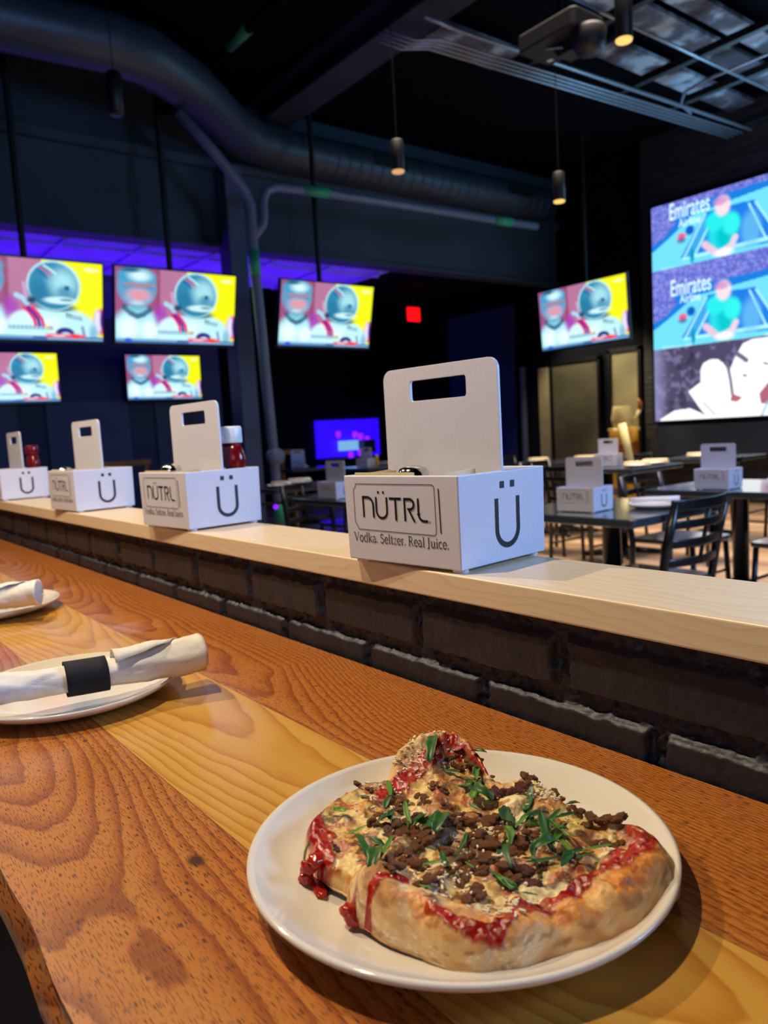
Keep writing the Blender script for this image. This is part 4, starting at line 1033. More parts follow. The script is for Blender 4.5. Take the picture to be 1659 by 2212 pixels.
# facing along +X (towards the camera side): rz = 90 deg
def hang_tv(tv, x, y, z, tilt=14, rz=90, ceil=4.9, pole=True):
    tv.location = (x, y, z); tv.rotation_euler = (0, 0, 0)
    tv.rotation_mode = 'XYZ'; tv.rotation_euler = (Matrix.Rotation(R(rz), 3, 'Z') @ Matrix.Rotation(R(tilt), 3, 'X')).to_euler()
    if pole:
        b = MB().tube([(0, 0, 0), (0, 0, ceil-z)], 0.028, 12).lathe([(.09, ceil-z-.02), (.09, ceil-z-.001)], 16)
        o = b.build('ceiling_pole', M['blackm'], None); o.location = (x-.11 if rz == 90 else x, y if rz == 90 else y+.11, z)
        q = tv.matrix_world if False else Matrix.Translation((x, y, z)) @ tv.rotation_euler.to_matrix().to_4x4()
        o.parent = tv; o.matrix_parent_inverse = q.inverted()
tv = make_tv(1.20)
hang_tv(tv, -7.06, 3.075, 2.455); tag(tv, 'large ceiling-hung TV in the middle of the upper row, football game on', 'television', 'ceiling-hung TVs of the upper row')
def another(x, y, z, lb, tilt=14, rz=90):
    c = make_tv(1.20); hang_tv(c, x, y, z, tilt, rz); tag(c, lb, 'television', 'ceiling-hung TVs of the upper row'); return c
another(-7.06, 1.76, 2.455, 'large ceiling-hung TV of the upper row, cut by the left edge of the photo')
another(-7.06, 4.800, 2.470, 'large ceiling-hung TV of the upper row just right of the grey pipe column')
c = make_tv(1.43); hang_tv(c, -6.565, 8.6, 2.59, 4, 0); tag(c, 'ceiling-hung TV above the olive glass doors, beside the giant screen', 'television')
c = make_tv(0.975); hang_tv(c, -9.42, 3.85, 2.015, 2, 90, pole=False); tag(c, 'smaller wall TV under the middle of the upper TV row', 'television', 'smaller wall TVs of the lower row')
c = make_tv(0.975); hang_tv(c, -9.42, 2.07, 2.015, 2, 90, pole=False); tag(c, 'smaller wall TV of the lower row, cut by the left edge', 'television', 'smaller wall TVs of the lower row')

# ------------------------------------------------------------------ giant LED wall
LX0, LX1, LZ0, LZ1, LY = -6.06, -1.0, 1.10, 3.955, 9.50
def to_uv(px, py):
    d = fw*FPX + rt*(px-829.5) - up*(py-1106); t = LY/d[1]; return (d[0]*t, CAMZ+d[2]*t)
def ledpic(p):
    X = LX0+p.U*(LX1-LX0); Z = LZ1-p.V*(LZ1-LZ0); q = Pic(X, Z); W = (lambda l: [to_uv(*a) for a in l])
    n1 = fbm(X*14, Z*14, 3); n2 = fbm(X*40, Z*40, 3)
    q.put(np.ones_like(X), (110, 214, 236))
    zs_ = to_uv(1412, 590)[1]; zb = to_uv(1412, 757)[1]
    per = zs_-zb
    for k in range(2):
        o = -per*k; top = LZ1+.2 if k == 0 else zs_+.01
        S = lambda l, oo=o: [(x, z+oo) for x, z in W(l)]
        def sh(l): return S(l)
        # crowd band and blue wall along the far side
        q.poly([(LX0-.1, top), (LX1+.1, top), (LX1+.1, S([(1659, 395)])[0][1]+.9), S([(1659, 402)])[0], S([(1500, 462)])[0], S([(1440, 520)])[0], S([(1412, 545)])[0], (LX0-.1, S([(1412, 548)])[0][1])], (24, 120, 214))
        q.poly([(LX0-.1, top), (LX1+.1, top), (LX1+.1, S([(1659, 385)])[0][1]+.9), S([(1659, 388)])[0], S([(1520, 432)])[0], S([(1452, 470)])[0], S([(1460, 482)])[0], S([(1436, 512)])[0], S([(1410, 532)])[0], (LX0-.1, S([(1412, 532)])[0][1])], (104, 110, 204))
        # court
        q.poly(sh([(1470, 558), (1524, 458), (1630, 430), (1659, 470), (1760, 520), (1659, 524)]), (28, 120, 220))
        q.poly(sh([(1476, 556), (1520, 470), (1545, 462), (1505, 552)]), (60, 160, 226))
        for l in ([(1476, 560), (1524, 462)], [(1500, 552), (1545, 458)], [(1476, 560), (1659, 517)], [(1500, 552), (1659, 512)], [(1618, 440), (1656, 517)], [(1632, 436), (1670, 490)]): q.line(sh(l), .014, (170, 240, 244), .9)
        q.ell(*S([(1622, 495)])[0], .12, .22, (110, 196, 236), .4, .6)
        # spectator band noise, ball kid
        q.ell(*S([(1472, 512)])[0], .06, .05, (230, 90, 140), .4); q.ell(*S([(1472, 520)])[0], .06, .03, (40, 70, 130), .5, .7); q.ell(*S([(1490, 497)])[0], .06, .06, (10, 90, 190), .3)
        # player in turquoise
        q.ell(*S([(1560, 505)])[0], .19, .28, (40, 210, 220), .3); q.ell(*S([(1563, 500)])[0], .10, .24, (0, 190, 200), .5); q.ell(*S([(1545, 478)])[0], .13, .12, (40, 226, 226), .3); q.ell(*S([(1580, 482)])[0], .11, .13, (50, 232, 226), .3)
        q.ell(*S([(1561, 444)])[0], .095, .12, (246, 214, 224), .3); q.ell(*S([(1557, 434)])[0], .09, .05, (190, 130, 190), .5, .8)
        q.line(sh([(1522, 528), (1545, 545)]), .045, (222, 190, 214)); q.line(sh([(1588, 512), (1580, 530), (1560, 543)]), .04, (226, 200, 220)); q.ell(*S([(1563, 545)])[0], .12, .05, (240, 240, 246), .5)
        q.ell(*S([(1495, 552)])[0], .03, .10, (0, 150, 190), .3)
        # small captions near the bottom
        q.poly(sh([(1427, 580), (1492, 571), (1493, 588), (1428, 600)]), (150, 226, 240)); q.poly(sh([(1452, 584), (1474, 581), (1474, 588), (1452, 592)]), (20, 90, 170)); q.ell(*S([(1485, 580)])[0], .07, .05, (214, 250, 255), .4)
        q.ell(*S([(1519, 585)])[0], .07, .06, (210, 220, 244), .5); q.ell(*S([(1580, 572)])[0], .05, .08, (220, 170, 200), .5, .8)
        q.ell(*S([(1659, 545)])[0], .07, .07, (236, 250, 255), .3)
    band = ((Z > zb)).astype(float)
    pur = (q.c[..., 2] > q.c[..., 1]*2.6) & (q.c[..., 0] > .10)
    q.c = np.where((pur & (n2 > .58))[..., None], np.array(lin((134, 140, 218))), q.c)
    q.c = np.where((pur & (n2 < .38))[..., None], np.array(lin((84, 98, 190))), q.c)
    # lower picture: white uniformed figures on a dark blurred crowd
    low = (Z < zb).astype(float)
    q.put(low, (74, 66, 96)); q.put(low*sstep(.5, .65, n1), (120, 112, 150), .8); q.put(low*sstep(.55, .7, fbm(X*6+9, Z*6, 3)), (48, 44, 66), .8)
    q.put(low*(1-sstep(.0, .25, X-LX0))*.6, (150, 150, 200))
    for l in ([(1427, 906), (1457, 887), (1491, 882), (1531, 900), (1540, 914), (1427, 914)], [(1487, 846), (1513, 826), (1514, 796), (1520, 784), (1535, 776), (1551, 776), (1562, 784), (1570, 796), (1580, 830), (1584, 868), (1610, 914), (1538, 914), (1512, 882)],
              [(1584, 868), (1577, 830), (1578, 796), (1589, 769), (1605, 742), (1626, 732), (1659, 728), (1900, 690), (1900, 914), (1600, 914)]): q.poly(W(l), (255, 255, 255))
    q.line(W([(1570, 782), (1578, 820), (1582, 850)]), .02, (110, 104, 130)); q.line(W([(1592, 764), (1604, 772), (1612, 778)]), .03, (96, 100, 124)); q.line(W([(1520, 870), (1545, 896)]), .012, (150, 160, 190), .8)
    q.poly(W([(1580, 850), (1604, 858), (1592, 868), (1578, 866)]), (176, 96, 112)); q.poly(W([(1640, 850), (1659, 826), (1690, 826), (1670, 872), (1644, 872)]), (170, 96, 116)); q.line(W([(1644, 900), (1659, 868)]), .02, (150, 190, 220), .8)
    q.line(W([(1606, 810), (1612, 812)]), .012, (60, 60, 80)); q.line(W([(1650, 784), (1659, 786)]), .012, (90, 100, 130))
    p.c = q.c
me = screen_mesh('giant_screen', LX1-LX0, LZ1-LZ0, 620, 380, ledpic, 1.2)
led = empty('led_video_wall', ((LX0+LX1)/2, LY, (LZ0+LZ1)/2)); tag(led, 'giant LED video wall on the dark stone wall showing tennis and white-clad figures', 'video screen')
o = bpy.data.objects.new('screen', me); COL.objects.link(o); o.parent = led
hw, hh = (LX1-LX0)/2, (LZ1-LZ0)/2
MB().box(-hw-.03, hw+.03, .004, .079, -hh-.03, hh+.03).build('cabinet', M['tvback'], led)
def screen_text(txt, px, py, px2, size_z, parent, name):
    cu = bpy.data.curves.new(name, 'FONT'); cu.body = txt; cu.size = 1; cu.offset = 0.012
    to = bpy.data.objects.new('tmp_text', cu); COL.objects.link(to); bpy.context.view_layer.update()
    dg = bpy.context.evaluated_depsgraph_get(); mm = bpy.data.meshes.new_from_object(to.evaluated_get(dg)); bpy.data.objects.remove(to)
    xs_ = [v.co.x for v in mm.vertices]; ys_ = [v.co.y for v in mm.vertices]
    a = to_uv(px, py); b = to_uv(px2, py); sx = (b[0]-a[0])/(max(xs_)-min(xs_)); sz = size_z/(max(ys_)-min(ys_))
    for v in mm.vertices:
        v.co = ((v.co.x-min(xs_))*sx+a[0]-led.location.x, -.006, (v.co.y-min(ys_))*sz+a[1]-led.location.z)
    mm.materials.clear(); mm.materials.append(M['capt']); o = bpy.data.objects.new(name, mm); COL.objects.link(o); o.parent = parent
M['capt'] = emit('white_caption_glow', (206, 246, 255), 1.2)
screen_text('Emirates', 1447, 478, 1534, 0.215, led, 'sponsor_caption'); screen_text('Airline', 1466, 493, 1514, 0.11, led, 'sponsor_caption')
screen_text('Emirates', 1450, 642, 1537, 0.215, led, 'sponsor_caption'); screen_text('Airline', 1469, 656, 1514, 0.11, led, 'sponsor_caption')
# a dark recess band under the big screen
struct(MB().box(-6.0, 3, 9.45, 9.58, 0.62, 1.03).build('trim_screen_ledge', M['wall']))

# ------------------------------------------------------------------ doors beside the screen wall
def door(name, x0, x1, z1, mat):
    root = empty(name, ((x0+x1)/2, 9.73, 0)); root['kind'] = 'structure'; w_ = (x1-x0)/2
    MB().box(-w_, w_, -0.03, 0.01, 0.01, z1).build('door_panel', mat, root)
    MB().box(-w_-.05, -w_, -.06, .02, 0, z1+.05).box(w_, w_+.05, -.06, .02, 0, z1+.05).box(-w_-.05, w_+.05, -.06, .02, z1, z1+.06).build('door_frame', M['blackm'], root)
    return root
d1 = door('door_1', -8.00, -7.14, 2.07, M['doorglass'])
d2 = door('door_2', -6.90, -6.44, 2.13, M['doorwall'])
struct(MB().box(-8.30, -8.09, 9.70, 9.76, 0, 2.05).build('trim_door_jamb', M['doorwall']))
lamp('door_fill_spot', 'SPOT', (-7.4, 8.9, 2.95), 110, (1.0, 0.86, 0.55), (-7.1, 9.75, 1.2), spot_size=R(95), spot_blend=0.5, shadow_soft_size=0.1)  # fill spot added to brighten the doors, no fixture modelled
lamp('stand_fill_spot', 'SPOT', (-6.0, 8.3, 4.2), 300, (1.0, 0.80, 0.48), (-6.4, 9.2, 0.8), spot_size=R(34), spot_blend=0.4, shadow_soft_size=0.05)  # spot added only to light up the yellow stand
MB().lathe([(.055, 0), (.055, 2.1)], 16).build('steel_post', M['column']).location = (-8.56, 9.62, 0)
tag(bpy.data.objects['steel_post'], 'slim grey post beside the navy panel left of the doors', 'post')
ex = empty('exit_sign', (-9.5, 8.12, 3.02)); tag(ex, 'glowing red exit sign hanging in the dark far corner', 'exit sign')
MB().box(0, .04, -.125, .125, -.11, .11).build('sign_face', M['exit'], ex, False, .01)
MB().tube([(.02, 0, .11), (.02, 0, .27)], .012).build('hanger', M['blackm'], ex)
b = MB()
for k, ch in enumerate('EXIT'):
    y0 = .085-k*.048; P_ = lambda a, c: (.0415, y0-a*.030, -.05+c*.1)     # reads left to right seen from +X
    seg = {'E': [[(1, 0), (0, 0), (0, 1), (1, 1)], [(0, .5), (.8, .5)]], 'X': [[(0, 0), (1, 1)], [(0, 1), (1, 0)]], 'I': [[(.5, 0), (.5, 1)]], 'T': [[(0, 1), (1, 1)], [(.5, 1), (.5, 0)]]}[ch]
    for s in seg: b.tube([(.0415, .0-.085+k*.048+q[0]*.030, -.05+q[1]*.1) for q in s], .004, 6)
b.build('exit_lettering', M['exitdark'], ex)

# violet-lit opening at the far end
al = empty('backlit_bar_display', (-11.85, 8.4, 0.75)); tag(al, 'blue-violet backlit bar recess glowing in the far dark wall', 'bar display')
MB().box(-.1, -.02, -.72, .72, 0.0, .70).build('backlight', M['blueglow'], al)
MB().box(-.05, .35, -.82, .82, -.75, -.02).build('counter_front', M['blackm'], al)
MB().box(.0, .10, -.28, .12, .12, .30).build('small_screen', M['paleglow'], al)
for y, z in ((-.36, .42), (.02, .40), (.15, .36), (.30, .30), (.12, .06), (-.1, .02)): MB().lathe([(.02, -.06), (.05, -.02), (.05, .05), (.02, .07)], 12, (.14, y, z)).build('violet_light', M['violet'], al, True)
MB().box(.02, .2, .18, .45, .05, .30).build('till', M['grey_panel'], al)

# ------------------------------------------------------------------ column, pipes, ducts
M['greend'] = simple('dull_green_pipe_marker', (30, 104, 78), 0.6, nscale=60, namp=0.3)
col = MB().box(-7.89, -7.64, 3.98, 4.19, 0, 4.125).build('steel_column', M['column'], None, False, .01)
tag(col, 'grey-blue steel column with vertical pipes between the ceiling-hung TVs', 'column')
pp = empty('drain_pipe', (-6.7, 3.83, 0)); tag(pp, 'grey vertical drain pipe with green marker bands in front of the column', 'pipe')
def rel(pts, o): return [tuple(Vector(p)-o.location) for p in pts]
MB().tube(rel([(-6.75, 3.10, 4.15), (-6.7, 3.44, 3.80), (-6.7, 3.70, 3.52), (-6.7, 3.745, 3.40), (-6.7, 3.74, 2.9), (-6.7, 3.80, 1.1), (-6.7, 3.83, 0.0)], pp), .05, 16).build('downpipe', M['pipe'], pp, True)
MB().tube(rel([(-6.7, 3.74, 3.10), (-6.7, 3.86, 3.23), (-6.7, 3.885, 3.33), (-6.7, 3.885, 3.46), (-6.7, 3.93, 3.57), (-6.7, 4.05, 3.62), (-6.7, 4.5, 3.645), (-6.7, 7.9, 3.69)], pp), .045, 16).build('branch_pipe', M['pipe'], pp, True)
for a, b_ in (((-6.7, 3.742, 2.98), (-6.7, 3.744, 2.74)), ((-6.7, 3.818, .50), (-6.7, 3.822, .30)), ((-6.7, 4.36, 3.638), (-6.7, 4.66, 3.648)), ((-6.7, 7.12, 3.678), (-6.7, 7.42, 3.684))):
    MB().tube(rel([a, b_], pp), .054, 16).build('marker_band', M['green'], pp, True)
MB().tube(rel([(-6.62, 3.80, .98), (-6.70, 3.80, .98)], pp), .085, 24).build('cleanout_disc', M['pipe'], pp, True)
du = empty('air_duct', (-7.6, 5.0, 4.36)); tag(du, 'big round dark grey air duct bending along the ceiling', 'air duct')
path = [(-6.45, -2.0, 4.40), (-6.42, 1.6, 4.40), (-6.36, 2.35, 4.40), (-6.42, 2.70, 4.40), (-6.75, 3.25, 4.40), (-7.25, 3.85, 4.37), (-7.50, 4.25, 4.36), (-7.58, 4.65, 4.36), (-7.60, 5.3, 4.36), (-7.60, 8.3, 4.36), (-7.60, 9.2, 4.36)]
MB().tube(rel(path, du), .225, 40).build('duct_run', M['duct'], du, True)
b = MB()
for i in range(26):
    y = 5.0+i*.16; b.tube(rel([(-7.60, y, 4.36), (-7.60, y+.02, 4.36)], du), .2285, 40)
b.build('spiral_seams', M['duct'], du, True)
for y in (6.1, 8.4): MB().box(.10, .236, y-5-.25, y-5+.25, -.03, .09).build('air_register', M['blackm'], du)
MB().box(.05, .235, -4.2, -3.8, .05, .16).build('air_register', M['blackm'], du)
bm_ = MB().box(-7.85, 0.5, 4.57, 4.63, 4.62, 4.86).box(-7.85, 0.5, 4.42, 4.78, 4.60, 4.63).box(-7.85, 0.5, 4.42, 4.78, 4.86, 4.90).build('ceiling_beam', M['beam'])
tag(bm_, 'wide grey steel beam crossing the black ceiling above the duct', 'beam')
b = empty('upper_pipe', (-5.2, 3.42, 4.6))
MB().tube([(-2.6, 0, 0), (2.6, 0, 0)], .040, 14).build('pipe_run', M['ceil'], b, True); MB().tube([(-1.09, 0, 0), (-.74, 0, 0)], .046, 14).build('marker_band', M['greend'], b, True)
tag(b, 'dim ceiling pipe with a dark green marker band, upper left of the beam', 'pipe')

# pendant cylinders
def make_pendant(h_, lens):
    root = empty('pendant_light')
    MB().lathe([(.048, h_), (.056, h_-.01), (.056, 0.004), (.050, 0.0)], 32).build('cylinder_shade', M['blackm'], root, True)
    MB().lathe([(.049, -.012), (.053, -.004), (.053, .002)], 32).build('lens', lens, root, True)
    MB().tube([(0, 0, h_), (0, 0, 4.9-3.0)], .004, 6).build('cord', M['blackm'], root)
    return root
for (x, y, z, h_, on, lb) in ((-3.054, 4.519, 3.58, .40, 1, 'black cylinder pendant with glowing lens beside the projector'), (-5.106, 4.285, 3.335, .25, 0, 'black cylinder pendant with dim lens hanging in front of the round duct'),
                              (-4.794, 5.993, 3.24, .26, 1, 'black cylinder pendant with glowing lens near the end of the duct'), (-5.76, 2.158, 3.60, .29, 2, 'unlit black cylinder pendant at upper left before the big duct')):
    p_ = make_pendant(h_, (M['glowdim'], M['glowwarm'], M['blackm'])[on]); p_.location = (x, y, z); tag(p_, lb, 'pendant lamp', 'cylinder pendants over the dining room')
    for ch in [c for c in COL.objects if c.parent == p_ and c.name.startswith('cord')]: ch.scale.z = (4.9-z)/(4.9-3.0)
    if on < 2: lamp('pendant_beam', 'SPOT', (x, y, z-.03), 26 if on else 14, (1.0, .78, .50), (x, y, 0), spot_size=R(60), spot_blend=.5, shadow_soft_size=.04)

# ceiling services at upper right
cz = 4.45
cn = empty('conduit_rack', (-5.0, 7, cz)); tag(cn, 'parallel metal conduits running along the ceiling grid toward the giant screen', 'conduits')
cdl = lambda x: [(x-.03-.25, 4.35, .1), (x-.13, 4.55, 0), (x, 4.75, 0), (x+.28, 9.3, 0)]
for i, dx in enumerate((-.10, -.055, -.01, .035)): MB().tube([(p[0], p[1]-7, p[2]) for p in cdl(-.03+dx*1.3)], .011, 8).build('conduit', M['conduit'], cn, True)
MB().tube([(.18, 4.4-7, .02), (.20, 4.75-7, 0), (.40, 9.3-7, 0)], .017, 8).build('conduit', M['conduit'], cn, True)
MB().tube([(.98, -2.6, .03), (1.02, 2.3, .03)], .016, 8).build('conduit', M['conduit'], cn, True)
MB().tube([(.28, 1.2, 0), (.34, .90, .02), (.50, .70, .03), (.75, .62, .03), (1.6, .62, .03)], .014, 8).build('conduit', M['conduit'], cn, True)
for i, (y, x0, x1) in enumerate(((5.80, -5.10, -3.2), (7.10, -5.05, -3.2), (7.95, -4.9, -2.6), (9.15, -4.9, -2.6))):
    o = MB().box(x0, x1, y-.035, y+.035, cz+.02, cz+.09).build('strut_rail', M['blackm']); tag(o, ['black strut rail carrying the projector and conduits', 'black strut rail crossing the conduits, second from the projector', 'black strut rail below the mottled ceiling strips, second from the giant screen', 'strut rail nearest the giant screen at upper right'][i], 'strut rail', 'strut rails under the ceiling')
for i, (x0, x1, y0, y1) in enumerate(((-4.86, -4.56, 6.6, 9.3), (-4.30, -4.03, 5.6, 9.1), (-3.92, -3.70, 5.6, 8.2), (-5.6, -5.2, 5.0, 6.0))):
    struct(MB().box(x0, x1, y0, y1, 4.74, 4.78).build('trim_ceiling_deck', M['deck']))
pj = empty('projector', (-4.25, 5.40, 4.26)); tag(pj, 'dark grey ceiling projector hanging from a strut rail', 'projector')
MB().slab(rrect(-.30, .30, -.21, .21, .05), 0, .14).build('body', M['proj'], pj, False, .015)
MB().prism([(-.06, .0), (.16, .0), (.14, -.10), (.0, -.10)], -.05, .12).build('lens_hood', M['proj'], pj)
MB().add([(-.10, -.08, -.002), (.03, .10, -.002), (.06, -.06, -.05), (-.1, -.08, -.01), (.03, .10, -.01), (.06, -.06, -.06)], [(0, 1, 2), (5, 4, 3), (0, 3, 4, 1), (1, 4, 5, 2), (2, 5, 3, 0)]).build('light_deflector', M['cap'], pj)
MB().lathe([(.10, -.19), (.13, -.13), (.14, -.03), (.12, 0)], 24, (.28, .0, .02)).build('lens_housing', M['proj'], pj, True)
MB().tube([(0, 0, .14), (0, 0, .64)], .02).build('mount_pole', M['blackm'], pj); MB().box(-.24, -.19, .10, .14, -.003, .001).build('label_sticker', M['cap'], pj)
lamp('ceiling_bounce', 'AREA', (-3.6, 8.6, 3.4), 26, (.35, .66, 1.0), (-4.3, 7.2, 4.8), shape='RECTANGLE', size=2.0, size_y=.6)

# ------------------------------------------------------------------ dining furniture
def make_table(w_=.72, d_=.72):
    root = empty('dining_table')
    MB().slab(rrect(-w_/2, w_/2, -d_/2, d_/2, .02), .725, .76).build('tabletop', M['tabletop'], root, False, .005)
    MB().lathe([(.042, .03), (.042, .70), (.06, .715), (.06, .7249)], 24).build('pedestal', M['black'], root, True)
    MB().lathe([(.050, .19), (.056, .20), (.056, .235), (.043, .25)], 24).build('collar', M['black'], root, True)
    b = MB()
    for a in (45, 135, 225, 315): b.tube([(0, 0, .05), (.33*math.cos(R(a)), .33*math.sin(R(a)), .018)], [.035, .02], 8)
    b.build('cross_base', M['black'], root, True)
    return root
def make_chair():
    """ladder-back metal chair, back at +Y, seat front toward -Y"""
    root = empty('dining_chair')
    MB().slab(rrect(-.205, .205, -.21, .20, .05), .435, .462).build('seat', M['chairseat'], root, False, .008, 3)
    for sx in (-1, 1):
        MB().tube([(sx*.20, .20, 0), (sx*.195, .185, .44), (sx*.195, .215, .62), (sx*.195, .26, .815)], [.016, .018, .019, .017], 10).build('back_post', M['black'], root, True)
        MB().tube([(sx*.185, -.20, 0), (sx*.175, -.175, .436)], .015, 10).build('front_leg', M['black'], root, True)
        MB().tube([(sx*.197, .19, .19), (sx*.180, -.19, .19)], .009, 8).build('side_stretcher', M['black'], root, True)
    MB().tube([(-.18, -.185, .26), (.18, -.185, .26)], .009, 8).build('front_stretcher', M['black'], root, True)
    for z, y in ((.795, .256), (.715, .238), (.635, .220), (.555, .205)):
        V = []; h_ = .017 if z < .79 else .022
        for i in range(11):
            t = i/10-.5; yy = y+.045*(1-4*t*t); 
            for dy, dz in ((-.007, -h_), (.007, -h_), (.007, h_), (-.007, h_)): V.append((t*.39, yy+dy, z+dz))
        F = [(i*4+k, i*4+(k+1) % 4, i*4+4+(k+1) % 4, i*4+4+k) for i in range(10) for k in range(4)]+[(3, 2, 1, 0), (40, 41, 42, 43)]
        mesh_obj('back_slat', V, F, M['black'], root, False, .004)
    MB().tube([(0, .245, .555), (0, .295, .795)], .009, 8).build('back_spindle', M['black'], root, True)
    return root
T0 = make_table(); first = [True]
TABS = [(-2.07, 2.88, 0, 'black square table nearest the ledge, holding a caddy and one set plate'), (-2.06, 4.02, 0, 'black square table at the right edge behind the ladder-back chair'),
        (-3.85, 5.52, 0, 'black table in the middle distance before the yellow stand'), (-3.93, 2.90, 0, 'black table seen just left of the nearest ledge caddy'),
        (-5.55, 3.30, 0, 'black table close to the foot of the drain pipe'), (-7.35, 5.55, 0, 'dark table far back under the violet glow, caddy on top'), (-5.10, 6.30, 0, 'far black table with cream napkins just right of the nearest caddy handle'),
        (-8.6, 5.3, 0, 'dark table farthest back, below the column'), (-3.75, 6.75, 0, 'far black table in front of the giant screen')]
for i, (x, y, a, lb) in enumerate(TABS):
    t = T0 if i == 0 else copy_tree(T0); place(t, x, y, 0, R(a)); tag(t, lb, 'table', 'black pedestal dining tables')
C0 = make_chair()
# chair: x, y, heading (direction the sitter faces, degrees), label
CHS = [(-1.915, 2.92, 180, 'black ladder-back chair nearest the ledge, its curved slats facing us'), (-2.40, 3.99, 0, 'black chair with glossy seat tucked at the left side of the right-hand table'), (-1.78, 4.15, 180, 'black chair with glossy seat at the right side of the right-hand table'),
       (-3.22, 5.60, 180, 'black ladder-back chair behind the right-hand table, in line with its caddy'), (-4.40, 5.35, 0, 'black chair at the left side of the middle-distance table'), (-4.52, 2.95, 0, 'black chair at the far side of the table left of the nearest caddy'),
       (-3.36, 2.95, 180, 'black chair half hidden behind the nearest caddy'), (-3.95, 3.50, 270, 'black chair behind the table left of the nearest caddy'), (-6.15, 3.02, 0, 'black chair behind the table by the drain pipe'), (-4.98, 3.50, 180, 'black ladder-back chair on the near side of the table by the drain pipe'),
       (-4.5, 6.35, 180, 'far chair at the right of the table with cream napkins'), (-5.70, 6.30, 0, 'far chair at the left of the table with cream napkins'), (-3.15, 6.80, 180, 'far chair right of the table before the giant screen'), (-6.85, 5.55, 180, 'far dark chair under the violet glow'), (-3.80, 4.95, 90, 'black chair on the near side of the middle-distance table')]
for i, (x, y, a, lb) in enumerate(CHS):
    c = C0 if i == 0 else copy_tree(C0); place(c, x, y, 0, R(a+90)); tag(c, lb, 'chair', 'black ladder-back dining chairs')

# caddies on the tables (copies of the same caddy, without the small tagline)
TC = [(-2.085, 2.715, 5, 'white caddy on the nearest dining table, right of the large ledge caddy'), (-2.065, 3.800, 3, 'white caddy on the dining table at the right edge'), (-3.95, 5.48, 8, 'white caddy beside the yellow stand on the middle-distance table'),
      (-3.94, 2.665, 5, 'pale caddy on the table just left of the large ledge caddy'), (-7.2, 5.32, 10, 'small far caddy with a bottle, below the violet glow'), (-8.75, 5.33, 60, 'small far white caddy left of the violet glow')]
for x, y, a, lb in TC:
    c = caddy.copy(); COL.objects.link(c); place(c, x, y, .76, R(a)); c['label'] = lb; c['group'] = 'white caddies on the dining tables'
    for ch in [q for q in COL.objects if q.parent == caddy and not q.name.startswith('tagline')]:
        k = ch.copy(); COL.objects.link(k); k.parent = c
# set plates with napkins
def small_plate(x, y, z, r_=.115):
    o = p2.copy(); COL.objects.link(o); o.location = (x, y, z); o.scale = (r_/.124,)*2+(1,); return o
def nap(x, y, z, a, col_='paper', ln=.20):
    b = MB().tube([(-ln/2, 0, 0), (-ln*.2, 0, .004), (ln*.2, 0, .004), (ln/2, 0, 0)], [.019, .016, .017, .024], 14, flat=.7)
    o = b.build('napkin_roll', M[col_], None, True); o.location = (x, y, z+.0245); o.rotation_euler = (0, 0, R(a)); return o
SP = [(-1.88, 2.93, 35, 'on the nearest dining table, in front of the ladder-back chair', 'paper'), (-1.88, 4.20, 20, 'at the right edge of the photo, on the right-hand dining table', 'cream'), (-2.30, 4.22, 10, 'on the right-hand dining table, left of its caddy', 'cream'),
      (-4.12, 2.78, 15, 'on the table left of the large ledge caddy', 'paper'), (-5.42, 3.12, 10, 'on the table by the drain pipe, green band behind it', 'paper'), (-5.62, 3.42, 30, 'farther back on the table by the drain pipe', 'paper'), (-3.62, 5.40, 25, 'on the middle-distance table right of its caddy', 'cream'), (-3.66, 5.72, 20, 'at the far side of the middle-distance table', 'cream'),
      (-5.30, 6.15, 20, 'on the far table right of the large caddy handle', 'cream'), (-4.92, 6.42, 20, 'at the right end of the far table near the doors', 'cream'), (-3.80, 6.65, 15, 'on the far table before the giant screen', 'cream'), (-8.40, 5.15, 15, 'on the farthest dark table', 'cream'), (-7.45, 5.75, 15, 'on the far table with the small caddy', 'cream')]
for x, y, a, lb, cc in SP:
    s = small_plate(x, y, .76); tag(s, 'white plate '+lb, 'plate', 'plates set on the dining tables')
    n = nap(x, y, .767, a, cc); tag(n, ('cream' if cc == 'cream' else 'white')+' napkin roll '+lb, 'napkin roll', 'napkins set on the dining tables')
mb_ = squeeze_bottle(M['mustard'], M['cap'], 'mustard_bottle'); place(mb_, -7.05, 5.36, .765); mb_.scale = (.8,)*3; tag(mb_, 'orange-yellow bottle in the small far caddy', 'sauce bottle')

# tall yellow promotional stand by the doors
ys = empty('yellow_display_stand', (-6.40, 9.25, 0), R(20)); tag(ys, 'tall yellow and amber display stand with pitcher top, by the door', 'display stand')
MB().lathe([(.19, 0), (.20, .03), (.20, .10), (.16, .13), (.16, .50), (.19, .56)], 32).build('yellow_base', M['yellow'], ys, True)
MB().lathe([(.19, .56), (.205, .60), (.20, .95), (.19, .98)], 32).build('amber_drum', M['amber'], ys, True)
MB().lathe([(.20, .98), (.215, .99), (.215, 1.03), (.10, 1.05)], 32).build('cream_rim', M['creampl'], ys, True)
b = MB(); V = []
for i in range(9):
    t = i/8
    for zz, k in ((1.035, 1.0), (.93-.10*math.sin(t*PI), 1.05), (.80+.10*abs(t-.5), 1.04)):
        a = R(-130+110*t); V.append((.212*k*math.cos(a), .212*k*math.sin(a), zz))
b.add(V, [(i*3+j, (i+1)*3+j, (i+1)*3+j+1, i*3+j+1) for i in range(8) for j in range(2)])
o = b.build('yellow_bib', M['yellow'], ys, True); sm = o.modifiers.new('s', 'SOLIDIFY'); sm.thickness = .012
MB().lathe([(.10, 1.04), (.135, 1.09), (.15, 1.16), (.125, 1.32), (.120, 1.335), (0, 1.335)], 28, (-.02, 0, 0), cap=False).build('pitcher_top', M['creampl'], ys, True)
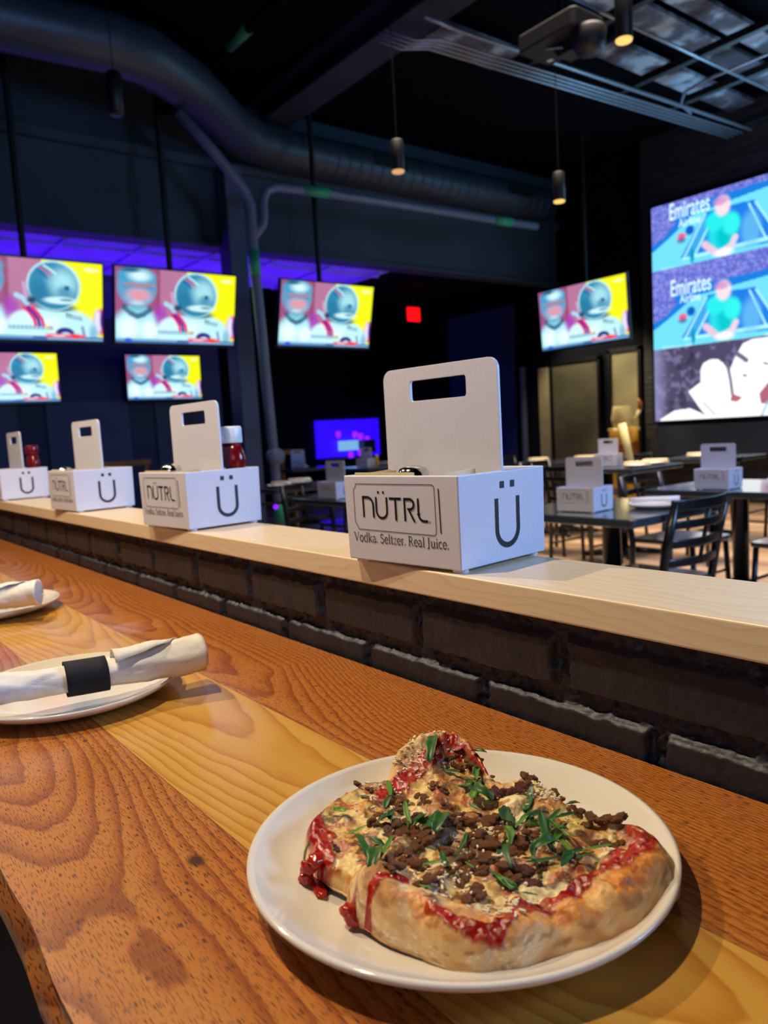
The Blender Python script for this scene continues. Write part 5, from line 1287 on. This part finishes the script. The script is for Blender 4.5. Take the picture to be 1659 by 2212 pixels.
MB().tube([(.08, .02, 1.10), (.17, .03, 1.18), (.22, .04, 1.28)], [.028, .026, .024], 12).build('raised_arm', M['creampl'], ys, True)
MB().tube([(.22, .04, 1.28), (.225, .03, 1.36), (.20, .02, 1.43)], [.03, .035, .012], 12).build('amber_tip', M['amber'], ys, True)
yp = MB().tube([(0, 0, 0), (-.07, -.02, .34)], [.026, .034], 12).build('cream_paddle', M['creampl'], None, True); yp.location = (-3.78, 5.56, .775); tag(yp, 'cream menu paddle standing by the middle-distance caddy', 'paddle')
# row of small violet lights low under the tables
for i, (x, y) in enumerate(((-5.21, 3.0), (-5.05, 3.0), (-4.92, 3.0))):
    pass
vl = empty('violet_light_strip', (-5.95, 3.36, .55)); tag(vl, 'row of small violet lights glowing low beneath the table by the drain pipe', 'light strip')
for p_ in ((0, 0), (.09, .13), (.18, .30)): MB().lathe([(.0, -.022), (.018, -.012), (.022, 0), (.018, .012), (0, .022)], 12, (p_[0], p_[1], 0), cap=False).build('violet_lamp', M['violet'], vl, True)
MB().tube([(-.1, -.15, .03), (.26, .44, .03)], .012).build('rail', M['blackm'], vl); 
for q in ((-.1, -.15), (.26, .44)): MB().tube([(q[0], q[1], .03), (q[0], q[1], -.55)], .012).build('rail_post', M['blackm'], vl)
# wooden bench rails far left
o = MB().box(-9.05, -8.95, 2.72, 3.40, .94, 1.0).box(-9.0, -8.97, 2.75, 2.80, 0, .94).box(-9.0, -8.97, 3.32, 3.37, 0, .94).build('wooden_rail', M['amber']); tag(o, 'brown wooden rail behind the ledge caddies at left', 'rail')
o = MB().box(-9.05, -8.95, 5.15, 5.50, .94, 1.0).box(-9.0, -8.97, 5.2, 5.25, 0, .94).build('wooden_rail', M['amber']); tag(o, 'short brown wooden rail right of the drain pipe disc', 'rail')

lamp('dining_floor_fill', 'AREA', (-3.9, 6.0, 4.40), 150, (1.0, .82, .66), (-3.9, 6.0, 0), shape='RECTANGLE', size=3.0, size_y=4.5, spread=R(75))  # overhead fill added to brighten the floor but not upright faces
lamp('dining_floor_fill_near', 'AREA', (-2.2, 3.6, 4.40), 34, (.66, .64, 1.0), (-2.2, 3.6, 0), shape='RECTANGLE', size=2.5, size_y=2.5, spread=R(70))  # second added fill, over the nearer tables and floor
